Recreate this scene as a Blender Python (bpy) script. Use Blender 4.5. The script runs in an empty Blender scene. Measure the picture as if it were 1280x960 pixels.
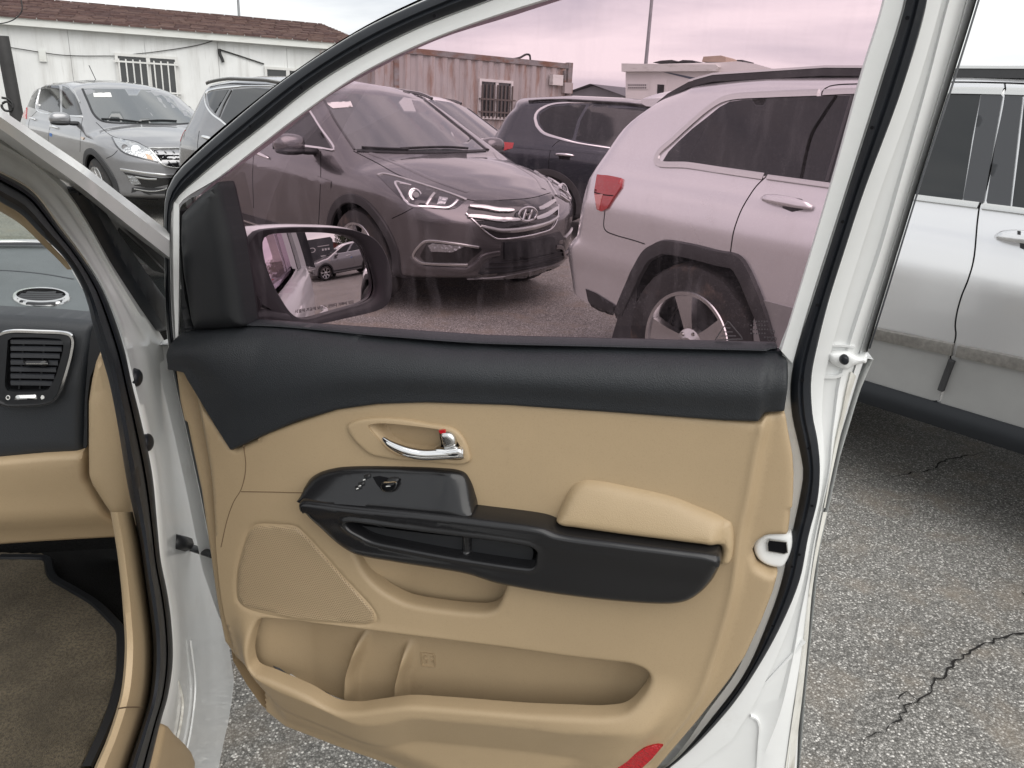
import bpy, bmesh, math, random
import numpy as np
from mathutils import Vector, Matrix
from mathutils.bvhtree import BVHTree
from mathutils.geometry import delaunay_2d_cdt
random.seed(7)
sc = bpy.context.scene
COL = sc.collection
R = math.radians
# ------------------------------------------------------------------ camera
F, TH, RO, H = 975.0, R(19.05), R(2.72), 1.43
cam_d = bpy.data.cameras.new('camera'); cam = bpy.data.objects.new('camera', cam_d); COL.objects.link(cam)
cam_d.sensor_width = 36.0; cam_d.lens = 36.0 * F / 1280.0
cam_d.clip_start = 0.05; cam_d.clip_end = 3000
CM = Matrix.Translation((0, 0, H)) @ Matrix.Rotation(R(90) - TH, 4, 'X') @ Matrix.Rotation(RO, 4, 'Z')
cam.matrix_world = CM
sc.camera = cam
sc.render.resolution_x, sc.render.resolution_y = 1024, 768
EYE = Vector((0, 0, H)); CR = CM.to_3x3()
# ------------------------------------------------------------------ world: an overcast sky
w = bpy.data.worlds.new('World'); sc.world = w; w.use_nodes = True
nt = w.node_tree; nt.nodes.clear()
SUN_EL, SUN_AZ = R(48), R(140)
N = nt.nodes.new; L = nt.links.new
out = N('ShaderNodeOutputWorld'); bg = N('ShaderNodeBackground'); sky = N('ShaderNodeTexSky')
sky.sky_type = 'NISHITA'; sky.sun_disc = False; sky.sun_elevation = SUN_EL; sky.sun_rotation = SUN_AZ
sky.air_density = 1.0; sky.dust_density = 3.0
tc = N('ShaderNodeTexCoord'); mp = N('ShaderNodeMapping'); mp.inputs['Scale'].default_value = (1.2, 1.2, 7.0)
mp.inputs['Rotation'].default_value = (0.03, -0.05, 0.4)
nz = N('ShaderNodeTexNoise'); nz.inputs['Scale'].default_value = 1.7; nz.inputs['Detail'].default_value = 6; nz.inputs['Roughness'].default_value = .55
nz.inputs['Distortion'].default_value = .35
cr = N('ShaderNodeValToRGB')
cr.color_ramp.elements[0].position = .36; cr.color_ramp.elements[0].color = (4.7, 4.9, 5.2, 1)
cr.color_ramp.elements[1].position = .64; cr.color_ramp.elements[1].color = (8.4, 8.4, 8.2, 1)
mx = N('ShaderNodeMix'); mx.data_type = 'RGBA'; mx.inputs[0].default_value = .93
L(tc.outputs['Generated'], mp.inputs[0]); L(mp.outputs[0], nz.inputs[0]); L(nz.outputs[0], cr.inputs[0])
L(sky.outputs[0], mx.inputs[6]); L(cr.outputs[0], mx.inputs[7]); L(mx.outputs[2], bg.inputs[0]); bg.inputs[1].default_value = .10
L(bg.outputs[0], out.inputs[0])
sd = bpy.data.lights.new('sun', 'SUN'); sd.energy = 1.5; sd.angle = R(75); sd.color = (1, .97, .93)
so = bpy.data.objects.new('sun', sd); COL.objects.link(so)
so.rotation_euler = Vector((math.sin(SUN_AZ) * math.cos(SUN_EL), math.cos(SUN_AZ) * math.cos(SUN_EL), math.sin(SUN_EL))).to_track_quat('Z', 'Y').to_euler()
sc.view_settings.view_transform = 'Standard'; sc.view_settings.look = 'None'
sc.view_settings.exposure = 0.72; sc.view_settings.gamma = 1
# ------------------------------------------------------------------ pixel rays (photo pixels, 1280x960)
def ray(px, py):
    return (CR @ Vector(((px - 640) / F, (480 - py) / F, -1))).normalized()
def hit(px, py, P, Nn):
    d = ray(px, py); return EYE + d * ((P - EYE).dot(Nn) / d.dot(Nn))
def ground(px, py, z=0): return hit(px, py, Vector((0, 0, z)), Vector((0, 0, 1)))
def atD(px, py, D):
    d = ray(px, py); return EYE + d * (D / d.y)
# ------------------------------------------------------------------ helpers
def tag(o, label=None, cat=None, group=None, kind=None):
    if label: o['label'] = label
    if cat: o['category'] = cat
    if group: o['group'] = group
    if kind: o['kind'] = kind
    return o
def empty(name, loc=(0, 0, 0), rz=0, **k):
    o = bpy.data.objects.new(name, None); COL.objects.link(o); o.location = loc; o.rotation_euler = (0, 0, rz)
    o.empty_display_size = .1
    return tag(o, **k)
def wm(o):
    m = Matrix.LocRotScale(o.location, o.rotation_euler, o.scale)
    return (wm(o.parent) @ o.matrix_parent_inverse @ m) if o.parent else m
def mesh(name, V, Fc, mat, parent=None, smooth=True, world=True, auto=None, uv=None):
    """V in world coordinates; stored local to the parent"""
    me = bpy.data.meshes.new(name)
    if parent is not None and world:
        iv = wm(parent).inverted(); V = [iv @ Vector(v) for v in V]
    me.from_pydata([tuple(v) for v in V], [], [tuple(f) for f in Fc]); me.validate()
    mats = mat if isinstance(mat, (list, tuple)) else [mat]
    for m in mats: me.materials.append(m)
    if smooth:
        me.polygons.foreach_set('use_smooth', [True] * len(me.polygons))
        if auto: me.set_sharp_from_angle(angle=R(auto))
    me.update()
    o = bpy.data.objects.new(name, me); COL.objects.link(o)
    if parent is not None: o.parent = parent
    return o
def fixn(me):
    bm = bmesh.new(); bm.from_mesh(me); bmesh.ops.remove_doubles(bm, verts=bm.verts, dist=1e-5)
    bmesh.ops.recalc_face_normals(bm, faces=bm.faces); bm.to_mesh(me); bm.free()
def resample(P, n=None, step=None, closed=False, smooth=True):
    """Catmull-Rom resampling of a polyline (any dimension)"""
    P = np.array(P, float)
    if closed: Q = np.vstack([P[-1:], P, P[:2]])
    else: Q = np.vstack([2 * P[0] - P[1], P, 2 * P[-1] - P[-2]])
    out = []
    segs = len(P) if closed else len(P) - 1
    for i in range(segs):
        p0, p1, p2, p3 = Q[i:i + 4]
        # centripetal
        t = np.linspace(0, 1, 17)[:-1][:, None]
        if smooth:
            d1, d2, d3 = [max(np.linalg.norm(a - b), 1e-9) ** .5 for a, b in ((p0, p1), (p1, p2), (p2, p3))]
            t0, t1 = 0, d1; t2 = t1 + d2; t3 = t2 + d3; tt = t1 + t * (t2 - t1)
            A1 = (t1 - tt) / (t1 - t0) * p0 + (tt - t0) / (t1 - t0) * p1
            A2 = (t2 - tt) / (t2 - t1) * p1 + (tt - t1) / (t2 - t1) * p2
            A3 = (t3 - tt) / (t3 - t2) * p2 + (tt - t2) / (t3 - t2) * p3
            B1 = (t2 - tt) / (t2 - t0) * A1 + (tt - t0) / (t2 - t0) * A2
            B2 = (t3 - tt) / (t3 - t1) * A2 + (tt - t1) / (t3 - t1) * A3
            c = (t2 - tt) / (t2 - t1) * B1 + (tt - t1) / (t2 - t1) * B2
        else: c = p1 + (p2 - p1) * t
        out.append(c)
    if closed: out.append(P[:1])
    else: out.append(P[-1:])
    D = np.vstack(out)
    s = np.r_[0, np.cumsum(np.linalg.norm(np.diff(D, axis=0), axis=1))]
    if n is None: n = max(3, int(round(s[-1] / step)) + 1)
    u = np.linspace(0, s[-1], n)
    r = np.stack([np.interp(u, s, D[:, k]) for k in range(D.shape[1])], 1)
    return r[:-1] if closed else r
def grid_faces(nr, nc, closed=False, off=0):
    f = []
    for i in range(nr - 1):
        for j in range(nc if closed else nc - 1):
            k = (j + 1) % nc
            f.append((off + i * nc + j, off + i * nc + k, off + (i + 1) * nc + k, off + (i + 1) * nc + j))
    return f
def inside(P, poly):
    P = np.asarray(P); x, y = P[:, 0], P[:, 1]; c = np.zeros(len(P), bool); n = len(poly)
    for i in range(n):
        x1, y1 = poly[i]; x2, y2 = poly[(i + 1) % n]
        m = ((y1 > y) != (y2 > y))
        with np.errstate(divide='ignore', invalid='ignore'):
            xi = (x2 - x1) * (y - y1) / (y2 - y1 if y2 != y1 else 1e-12) + x1
        c ^= m & (x < xi)
    return c
def dist(P, line, closed=True):
    P = np.asarray(P); A = np.asarray(line); B = np.roll(A, -1, 0)
    if not closed: A, B = A[:-1], B[:-1]
    out = np.full(len(P), 1e9)
    for a, b in zip(A, B):
        ab = b - a; t = np.clip(((P - a) @ ab) / max(ab @ ab, 1e-14), 0, 1)
        out = np.minimum(out, np.linalg.norm(P - (a + t[:, None] * ab), axis=1))
    return out
def sdist(P, poly):
    """signed distance, positive inside"""
    d = dist(P, poly); return np.where(inside(P, poly), d, -d)
def sst(x, a, b):
    t = np.clip((x - a) / (b - a), 0, 1); return t * t * (3 - 2 * t)
def tri_region(poly, step, rings=(), lines=(), holes=()):
    """triangulate a 2-D region with interior points: returns verts (n,2), faces, boundary loop indices"""
    poly = np.asarray(poly); lo, hi = poly.min(0), poly.max(0)
    gx = np.arange(lo[0], hi[0], step); gy = np.arange(lo[1], hi[1], step * .87)
    X, Y = np.meshgrid(gx, gy); X = X + (np.arange(len(gy)) % 2)[:, None] * step * .5
    G = np.stack([X.ravel(), Y.ravel()], 1)
    d = sdist(G, poly); rmax = max(rings) if rings else 0
    keep = d > rmax + step * .45
    extra = []
    for h in holes: keep &= ~inside(G, h) & (dist(G, h) > step * .45)
    for l in lines:
        keep &= dist(G, l, False) > step * .45
    G = G[keep]
    n = len(poly); pr = np.roll(poly, 1, 0); nx = np.roll(poly, -1, 0); tg = nx - pr
    nn = np.stack([-tg[:, 1], tg[:, 0]], 1); nn /= np.maximum(np.linalg.norm(nn, axis=1), 1e-12)[:, None]
    area = .5 * np.sum(poly[:, 0] * nx[:, 1] - nx[:, 0] * poly[:, 1])
    if area < 0: nn = -nn
    for r in rings:
        q = poly + nn * r; dq = sdist(q, poly); extra.append(q[dq > r * .93])
    for l in lines:
        l = np.asarray(l); extra.append(l[sdist(l, poly) > step * .3])
    pts = [poly] + [np.asarray(h) for h in holes]; nb = sum(len(p) for p in pts)
    allp = np.vstack(pts + extra + [G])
    edges = []; k = 0
    for p in pts:
        m = len(p); edges += [(k + i, k + (i + 1) % m) for i in range(m)]; k += m
    v, e, f, ov, oe, of = delaunay_2d_cdt([Vector(p) for p in allp], edges, [], 0, 1e-9)
    v = np.array([tuple(p) for p in v])
    C = np.array([v[list(t)].mean(0) for t in f])
    ok = inside(C, poly)
    for h in holes: ok &= ~inside(C, h)
    f = [tuple(t) for t, o in zip(f, ok) if o]
    loops = []; k = 0
    mp_ = {}
    for i, l in enumerate(ov):
        for q in l: mp_[q] = i
    for p in pts:
        loops.append([mp_[k + i] for i in range(len(p))]); k += len(p)
    used = sorted({i for t in f for i in t} | {i for l in loops for i in l}); re = {o: i for i, o in enumerate(used)}
    return v[used], [tuple(re[i] for i in t) for t in f], [[re[i] for i in l] for l in loops]
# ------------------------------------------------------------------ materials
def mat(name, col=(.5, .5, .5), rough=.5, metal=0, coat=0, spec=.5, bump=None, vary=None, alpha=None, coat_r=.05, trans=0, sheen=0):
    m = bpy.data.materials.new(name); m.use_nodes = True; t = m.node_tree; b = t.nodes['Principled BSDF']
    b.inputs['Base Color'].default_value = (*col, 1); b.inputs['Roughness'].default_value = rough; b.inputs['Metallic'].default_value = metal
    b.inputs['Coat Weight'].default_value = coat; b.inputs['Coat Roughness'].default_value = coat_r
    b.inputs['Specular IOR Level'].default_value = spec; b.inputs['Transmission Weight'].default_value = trans
    b.inputs['Sheen Weight'].default_value = sheen
    n = t.nodes.new; l = t.links.new
    tcn = n('ShaderNodeTexCoord')
    if vary:      # (scale, amount, detail) : slow tonal variation of the base colour
        s, a = vary[:2]
        z = n('ShaderNodeTexNoise'); z.inputs['Scale'].default_value = s; z.inputs['Detail'].default_value = 6; z.inputs['Roughness'].default_value = .6
        r = n('ShaderNodeValToRGB'); r.color_ramp.elements[0].position = .3; r.color_ramp.elements[1].position = .7
        c2 = vary[2] if len(vary) > 2 else tuple(c * (1 - a) for c in col)
        r.color_ramp.elements[0].color = (*c2, 1); r.color_ramp.elements[1].color = (*[min(1, c * (1 + a * .4)) for c in col], 1)
        l(tcn.outputs['Object'], z.inputs[0]); l(z.outputs[0], r.inputs[0]); l(r.outputs[0], b.inputs['Base Color'])
        m['ramp'] = r.name
        rr = n('ShaderNodeMapRange'); rr.inputs[3].default_value = min(1, rough * 1.15); rr.inputs[4].default_value = rough * .85
        l(z.outputs[0], rr.inputs[0]); l(rr.outputs[0], b.inputs['Roughness'])
    if bump:      # (kind, scale, strength, distance)
        k, s, st, ds = bump
        if k == 'voronoi': z = n('ShaderNodeTexVoronoi'); o = 'Distance'
        elif k == 'noise': z = n('ShaderNodeTexNoise'); z.inputs['Detail'].default_value = 5; o = 'Fac'
        z.inputs['Scale'].default_value = s
        bp = n('ShaderNodeBump'); bp.inputs['Strength'].default_value = st; bp.inputs['Distance'].default_value = ds
        l(tcn.outputs['Object'], z.inputs['Vector']); l(z.outputs[o], bp.inputs['Height']); l(bp.outputs[0], b.inputs['Normal'])
    return m
def dirt(m, col, scale, thr=(.55, .75), amt=.5, z=None):
    """wear and dirt with a shape of its own laid over the base colour; z=(lo,hi): denser towards the ground"""
    t = m.node_tree; b = t.nodes['Principled BSDF']; n = t.nodes.new; l = t.links.new
    src = b.inputs['Base Color'].links[0].from_socket if b.inputs['Base Color'].links else None
    tcn = n('ShaderNodeTexCoord'); mpn = n('ShaderNodeMapping'); mpn.inputs['Scale'].default_value = scale if isinstance(scale, tuple) else (scale,) * 3
    zz = n('ShaderNodeTexNoise'); zz.inputs['Scale'].default_value = 1; zz.inputs['Detail'].default_value = 8; zz.inputs['Roughness'].default_value = .65
    l(tcn.outputs['Object'], mpn.inputs[0]); l(mpn.outputs[0], zz.inputs[0])
    mr = n('ShaderNodeMapRange'); mr.interpolation_type = 'SMOOTHSTEP'; mr.inputs[1].default_value = thr[0]; mr.inputs[2].default_value = thr[1]; mr.inputs[4].default_value = amt
    l(zz.outputs[0], mr.inputs[0]); fac = mr.outputs[0]
    if z:
        sx = n('ShaderNodeSeparateXYZ'); l(tcn.outputs['Object'], sx.inputs[0])
        m2 = n('ShaderNodeMapRange'); m2.inputs[1].default_value = z[1]; m2.inputs[2].default_value = z[0]; l(sx.outputs[2], m2.inputs[0])
        mu = n('ShaderNodeMath'); mu.operation = 'MULTIPLY'; l(fac, mu.inputs[0]); l(m2.outputs[0], mu.inputs[1]); fac = mu.outputs[0]
    mm = n('ShaderNodeMix'); mm.data_type = 'RGBA'; l(fac, mm.inputs[0])
    if src: l(src, mm.inputs[6])
    else: mm.inputs[6].default_value = b.inputs['Base Color'].default_value
    mm.inputs[7].default_value = (*col, 1); l(mm.outputs[2], b.inputs['Base Color'])
    return m
def paint(name, col, metal=.0, rough=.35, flake=True):
    m = mat(name, col, rough, metal, coat=1, coat_r=.04, bump=('noise', 2.2, .035, .02))
    return m
M = {}
M['white'] = dirt(mat('white_paint', (.79, .80, .79), .32, 0, coat=.7, coat_r=.06, bump=('noise', 9, .05, .004), vary=(7, .05)), (.42, .39, .33), 9, (.58, .8), .35)
M['whitedirty'] = dirt(dirt(mat('grimy_white_paint', (.70, .69, .64), .5, 0, coat=.2, vary=(16, .15)), (.25, .22, .17), (40, 40, 7), (.45, .7), .6), (.12, .1, .08), 55, (.62, .74), .7)
M['beige'] = dirt(dirt(mat('beige_plastic', (.385, .288, .175), .52, 0, bump=('voronoi', 900, .22, .0006), vary=(5, .06), spec=.4), (.25, .18, .11), 14, (.62, .8), .35), (.24, .165, .09), 420, (.5, .72), .22)
M['beigepad'] = mat('beige_leather', (.385, .288, .172), .42, 0, bump=('voronoi', 620, .35, .0008), vary=(8, .05), spec=.45)
M['navy'] = mat('charcoal_grained_plastic', (.019, .0215, .025), .5, 0, bump=('voronoi', 620, .5, .001), vary=(9, .2), spec=.42)
M['black'] = mat('black_plastic', (.012, .013, .015), .5, 0, bump=('noise', 300, .15, .0006), vary=(12, .2))
M['piano'] = mat('satin_black_plastic', (.010, .010, .011), .24, 0, coat=.2, spec=.4, coat_r=.1, bump=('noise', 40, .02, .001))
M['rubber'] = dirt(mat('black_rubber', (.010, .012, .016), .42, 0, bump=('noise', 60, .06, .002), vary=(20, .2), spec=.4), (.05, .05, .05), 30, (.55, .8), .4)
M['chrome'] = mat('chrome', (.78, .78, .78), .07, 1)
M['satin'] = mat('satin_chrome', (.62, .62, .61), .22, 1)
M['red'] = mat('red_plastic', (.42, .004, .010), .3, 0, coat=.6)
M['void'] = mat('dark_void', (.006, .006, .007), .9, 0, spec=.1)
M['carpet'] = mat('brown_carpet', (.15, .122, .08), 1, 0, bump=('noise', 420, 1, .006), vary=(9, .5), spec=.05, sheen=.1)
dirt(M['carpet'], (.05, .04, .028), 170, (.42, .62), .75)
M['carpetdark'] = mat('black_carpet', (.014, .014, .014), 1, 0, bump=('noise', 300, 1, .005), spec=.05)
M['tyre'] = dirt(mat('tyre_rubber', (.022, .021, .021), .75, 0, bump=('noise', 50, .2, .004), vary=(6, .3)), (.17, .12, .09), 9, (.52, .7), .4)
M['alloy'] = mat('alloy', (.55, .55, .55), .26, 1, bump=('noise', 30, .03, .002))
M['darkglass'] = mat('tinted_car_glass', (.016, .018, .020), .04, 0, coat=0, spec=.5, bump=('noise', 1.6, .02, .02))
M['screen'] = mat('windscreen_glass', (.05, .058, .06), .04, 0, coat=1, spec=.9, bump=('noise', 1.2, .03, .03))
M['clad'] = mat('dark_cladding', (.035, .035, .037), .55, 0, bump=('noise', 120, .1, .001), vary=(5, .2))
M['white_plain'] = mat('white_enamel', (.75, .75, .73), .4, 0, vary=(5, .1))
# ------------------------------------------------------------------ ground
def asphalt():
    m = bpy.data.materials.new('asphalt'); m.use_nodes = True; t = m.node_tree; b = t.nodes['Principled BSDF']; n = t.nodes.new; l = t.links.new
    g = n('ShaderNodeNewGeometry')
    def noise(s, d=4, r=.6):
        z = n('ShaderNodeTexNoise'); z.inputs['Scale'].default_value = s; z.inputs['Detail'].default_value = d; z.inputs['Roughness'].default_value = r
        l(g.outputs['Position'], z.inputs[0]); return z.outputs[0]
    def ramp(src, stops):
        r = n('ShaderNodeValToRGB'); e = r.color_ramp.elements
        while len(e) < len(stops): e.new(.5)
        for i, (p, c) in enumerate(stops): e[i].position = p; e[i].color = (*c, 1)
        l(src, r.inputs[0]); return r.outputs[0]
    vo = n('ShaderNodeTexVoronoi'); vo.inputs['Scale'].default_value = 185; vo.inputs['Randomness'].default_value = 1
    l(g.outputs['Position'], vo.inputs['Vector'])
    sep = n('ShaderNodeSeparateColor'); l(vo.outputs['Color'], sep.inputs[0])
    stone = ramp(sep.outputs[0], [(0, (.17, .165, .156)), (.35, (.25, .243, .230)), (.62, (.33, .322, .306)), (.88, (.46, .45, .43)), (.955, (.84, .82, .79))])
    edge = ramp(vo.outputs['Distance'], [(.25, (1, 1, 1)), (.66, (.46, .46, .46))])
    m1 = n('ShaderNodeMix'); m1.data_type = 'RGBA'; m1.blend_type = 'MULTIPLY'; m1.inputs[0].default_value = .9; l(stone, m1.inputs[6]); l(edge, m1.inputs[7])
    big = ramp(noise(.9, 6), [(.3, (.78, .77, .75)), (.7, (1.12, 1.11, 1.08))])
    m2 = n('ShaderNodeMix'); m2.data_type = 'RGBA'; m2.blend_type = 'MULTIPLY'; m2.inputs[0].default_value = 1; l(m1.outputs[2], m2.inputs[6]); l(big, m2.inputs[7])
    st = ramp(noise(4.3, 7), [(.50, (0, 0, 0)), (.70, (.6, .6, .6))])
    m3 = n('ShaderNodeMix'); m3.data_type = 'RGBA'; l(st, m3.inputs[0]); l(m2.outputs[2], m3.inputs[6]); m3.inputs[7].default_value = (.25, .21, .165, 1)
    l(m3.outputs[2], b.inputs['Base Color']); b.inputs['Roughness'].default_value = .85; b.inputs['Specular IOR Level'].default_value = .3
    bp = n('ShaderNodeBump'); bp.inputs['Strength'].default_value = .7; bp.inputs['Distance'].default_value = .004; bp.invert = True
    l(vo.outputs['Distance'], bp.inputs['Height']); l(bp.outputs[0], b.inputs['Normal'])
    return m
M['asphalt'] = asphalt()
gv = [(-900, -900, 0), (900, -900, 0), (900, 900, 0), (-900, 900, 0)]
tag(mesh('ground', gv, [(0, 1, 2, 3)], M['asphalt'], smooth=False), kind='structure')
def crack(px, wd, seed):
    rg = random.Random(seed); P = [ground(x, y, .004) for x, y in px]
    Q = resample([(p.x, p.y) for p in P], step=.02)
    V = []; off = 0
    for i, q in enumerate(Q):
        off = off * .7 + rg.uniform(-.012, .012)
        t = Q[min(i + 1, len(Q) - 1)] - Q[max(i - 1, 0)]; t /= np.linalg.norm(t); nn = np.array([-t[1], t[0]])
        c = q + nn * off; ww = wd * rg.uniform(.25, 1.2) * min(1, 4 * min(i + 1, len(Q) - i) / len(Q) + .15)
        V += [(*(c - nn * ww), .004), (*(c + nn * ww), .004)]
    return V, [(2 * i, 2 * i + 1, 2 * i + 3, 2 * i + 2) for i in range(len(Q) - 1)]
M['crack'] = mat('asphalt_crack', (.022, .021, .02), .95, 0, spec=.1)
for px, wd, sd_ in (([(1075, 925), (1120, 905), (1135, 880), (1160, 858), (1190, 842), (1205, 820), (1240, 800), (1280, 794), (1350, 780)], .004, 1),
                    ([(1110, 598), (1150, 590), (1200, 572), (1245, 566)], .004, 2), ([(1150, 880), (1132, 868), (1120, 872)], .0025, 4),
                    ([(1276, 740), (1300, 770), (1330, 830)], .006, 5)):
    V, Fc = crack(px, wd, sd_); tag(mesh('pavement_crack', V, Fc, M['crack'], smooth=False), kind='structure')
# ------------------------------------------------------------------ car shells
def interp(P, x):
    P = np.array(P, float); return np.interp(x, P[:, 0], P[:, 1])
def smooth1(P, x, r):
    a = np.zeros_like(x)
    for k in np.linspace(-1, 1, 9): a = a + interp(P, x + k * r)
    return a / 9
class Car:
    def __init__(s, name, pos, yaw, prm, body, label, cat='car', group=None):
        s.p = prm; s.root = empty(name, (pos[0], pos[1], 0), yaw, label=label, cat=cat, group=group)
        s.MW = wm(s.root); s.IM = s.MW.inverted(); s.body_mat = body
        s.build()
    def W(s, P): return s.MW @ Vector(P)
    def build(s):
        p = s.p; ns, nt_ = p.get('ns', 110), p.get('nt', 44)
        xr, xf = p['xr'], p['xf']
        u = np.linspace(0, 1, ns); u = u * .35 + (1 - np.cos(np.pi * u)) * .5 * .65
        X = xr + (xf - xr) * u
        t = np.linspace(0, 1, nt_); t = t * .45 + (1 - np.cos(np.pi * t)) * .5 * .55
        zt = smooth1(p['top'], X, .045); zb = smooth1(p['bot'], X, .06)
        XX = X[:, None] + 0 * t[None]; Z = zb[:, None] + (zt - zb)[:, None] * t[None]
        wd = smooth1(p['plan'], XX, .1)
        zr = Z - (interp(p['belt'], XX) - p['belt0'])
        zr = np.where(Z < p['belt0'] * .8, Z, zr)
        ins = sum(interp(p['side'], zr + k) for k in np.linspace(-.02, .02, 7)) / 7
        Rt = interp(p['rt'], XX)
        q = np.clip((zt[:, None] - Z) / Rt, 0, 1); Et = np.sqrt(np.maximum(0, 1 - (1 - q) ** 2))
        q = np.clip((Z - zb[:, None]) / .07, 0, 1); Eb = np.sqrt(np.maximum(0, 1 - (1 - q) ** 2))
        nf, nr = p.get('nf', 2.6), p.get('nr', 3.0)
        q = np.clip((xf - XX) / p['Rf'], 0, 1); Ef = (1 - (1 - q) ** nf) ** (1 / nf)
        q = np.clip((XX - xr) / p['Rr'], 0, 1); Er = (1 - (1 - q) ** nr) ** (1 / nr)
        Y = (wd - ins) * Et * Eb * Ef * Er
        gf = interp(p['front'], Z); gr = interp(p['rear'], Z)
        a = np.clip((XX - (xf - .9)) / .9, 0, 1); b = np.clip(((xr + 1.3) - XX) / 1.3, 0, 1)
        XX = XX + gf * a * a * (3 - 2 * a) + gr * b ** 1.0
        for cx, cz, rad, out_ in p.get('flare', ()):     # wheel-arch flares
            d = np.hypot(XX - cx, Z - cz); Y = Y + out_ * np.exp(-((d - rad) / .09) ** 2) * (Z < cz + rad + .2) * (Y > .4)
        for z0, x0, x1, dep, wid in p.get('crease', ()):  # long side creases
            Y = Y + dep * np.exp(-((Z - z0) / wid) ** 2) * sst(XX, x0, x0 + .3) * (1 - sst(XX, x1 - .3, x1)) * (Y > .5)
        V = []; 
        for sg in (-1, 1):
            V += [(XX[i, j], sg * Y[i, j], Z[i, j]) for i in range(ns) for j in range(nt_)]
        Fc = grid_faces(ns, nt_) + [f[::-1] for f in grid_faces(ns, nt_, off=ns * nt_)]
        me = bpy.data.meshes.new('body'); me.from_pydata(V, [], Fc); fixn(me)
        s.lv = [v.co.copy() for v in me.vertices]; lf = [tuple(q.vertices) for q in me.polygons]
        s.bvh = BVHTree.FromPolygons(s.lv, lf)
        me.materials.append(s.body_mat); me.materials.append(M['void'])
        me.polygons.foreach_set('use_smooth', [True] * len(me.polygons))
        o = bpy.data.objects.new('body', me); COL.objects.link(o); o.parent = s.root; s.bodyo = o
    def cut(s, spots):
        """open the wheel arches: (x, z, radius or outline, side, depth)"""
        for (x, z, r, sg, dep) in spots:
            bm = bmesh.new(); n = 40 if not isinstance(r, list) else len(r); w = .99 + .3
            lo = []; hi = []
            for k in range(n):
                if isinstance(r, list): px, pz = r[k]
                else:
                    a = 2 * math.pi * k / n; px = x + r * math.cos(a); pz = z + r * math.sin(a) if math.sin(a) > 0 else z + r * 1.6 * math.sin(a)
                lo.append(bm.verts.new((px, sg * (.97 - dep), pz))); hi.append(bm.verts.new((px, sg * w, pz)))
            for k in range(n):
                bm.faces.new((lo[k], lo[(k + 1) % n], hi[(k + 1) % n], hi[k]))
            bm.faces.new(lo); bm.faces.new(hi); bmesh.ops.recalc_face_normals(bm, faces=bm.faces)
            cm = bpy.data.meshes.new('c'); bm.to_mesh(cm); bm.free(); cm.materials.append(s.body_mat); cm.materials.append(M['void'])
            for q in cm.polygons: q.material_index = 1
            co = bpy.data.objects.new('c', cm); COL.objects.link(co); co.parent = s.root
            md = s.bodyo.modifiers.new('b', 'BOOLEAN'); md.object = co; md.operation = 'DIFFERENCE'; md.solver = 'EXACT'
            bpy.context.view_layer.update()
            ev = s.bodyo.evaluated_get(bpy.context.evaluated_depsgraph_get()); nm = bpy.data.meshes.new_from_object(ev)
            s.bodyo.modifiers.clear(); s.bodyo.data = nm
            bpy.data.objects.remove(co)
        s.bodyo.data.set_sharp_from_angle(angle=R(50))
    # --- putting things on the shell
    def rayhit(s, o, d):
        return s.bvh.ray_cast(o, d)
    def px(s, x, y):
        """photo pixel -> local point and normal on the shell"""
        o = s.IM @ EYE; d = (s.IM.to_3x3() @ ray(x, y)).normalized()
        h = s.bvh.ray_cast(o, d)
        if h[0] is None:
            best = None
            for k in range(60):
                q = o + d * ((s.MW.translation - EYE).length * (.55 + .9 * k / 60)); r = s.bvh.find_nearest(q)
                if best is None or r[3] < best[3]: best = r
            h = best
        return h[0], (h[1] if h[1].dot(d) < 0 else -h[1])
    def sp(s, ax, a, b, sg=-1):
        """side ('s': x,z), front ('f': y,z), rear ('r'), top ('t': x,y) co-ordinates -> shell"""
        if ax == 's': o, d = Vector((a, sg * 3, b)), Vector((0, -sg, 0))
        elif ax == 'f': o, d = Vector((6, a, b)), Vector((-1, 0, 0))
        elif ax == 'r': o, d = Vector((-6, a, b)), Vector((1, 0, 0))
        else: o, d = Vector((a, b, 4)), Vector((0, 0, -1))
        h = s.bvh.ray_cast(o, d)
        if h[0] is None: h = s.bvh.find_nearest(o + d * 2.1 if ax == 's' else o + d * 3.8)
        return h[0], (h[1] if h[1].dot(d) < 0 else -h[1])
    def mapper(s, mode):
        if mode == 'px': return s.px
        return lambda a, b: s.sp(mode[0], a, b, -1 if len(mode) < 2 or mode[1] == '-' else 1)
    def patch(s, name, poly, m, mode='px', out=.004, depth=.012, step=None, smooth=True, closed_smooth=False, parent=None, prof=None, mirror=False, sh=.0):
        poly = np.array(poly, float); ext = poly.max(0) - poly.min(0); step = step or max(ext) / 14
        P = resample(poly, step=step * .5, closed=True, smooth=closed_smooth)
        v, f, lp = tri_region(P, step)
        mp_ = s.mapper(mode); dd = sdist(v, P)
        lp = lp[0]; V = []; 
        for k, (a, b) in enumerate(v):
            c, n = mp_(a, b); h = out + (prof(dd[k]) if prof else 0); V.append(c + n * h)
        nb = len(V); 
        for i in lp:
            c, n = mp_(*v[i]); V.append(c + n * (out - depth))
        for k in range(len(lp)):
            k2 = (k + 1) % len(lp); f.append((lp[k], lp[k2], nb + k2, nb + k))
        return s.emit(name, V, f, m, parent, mirror)
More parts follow.
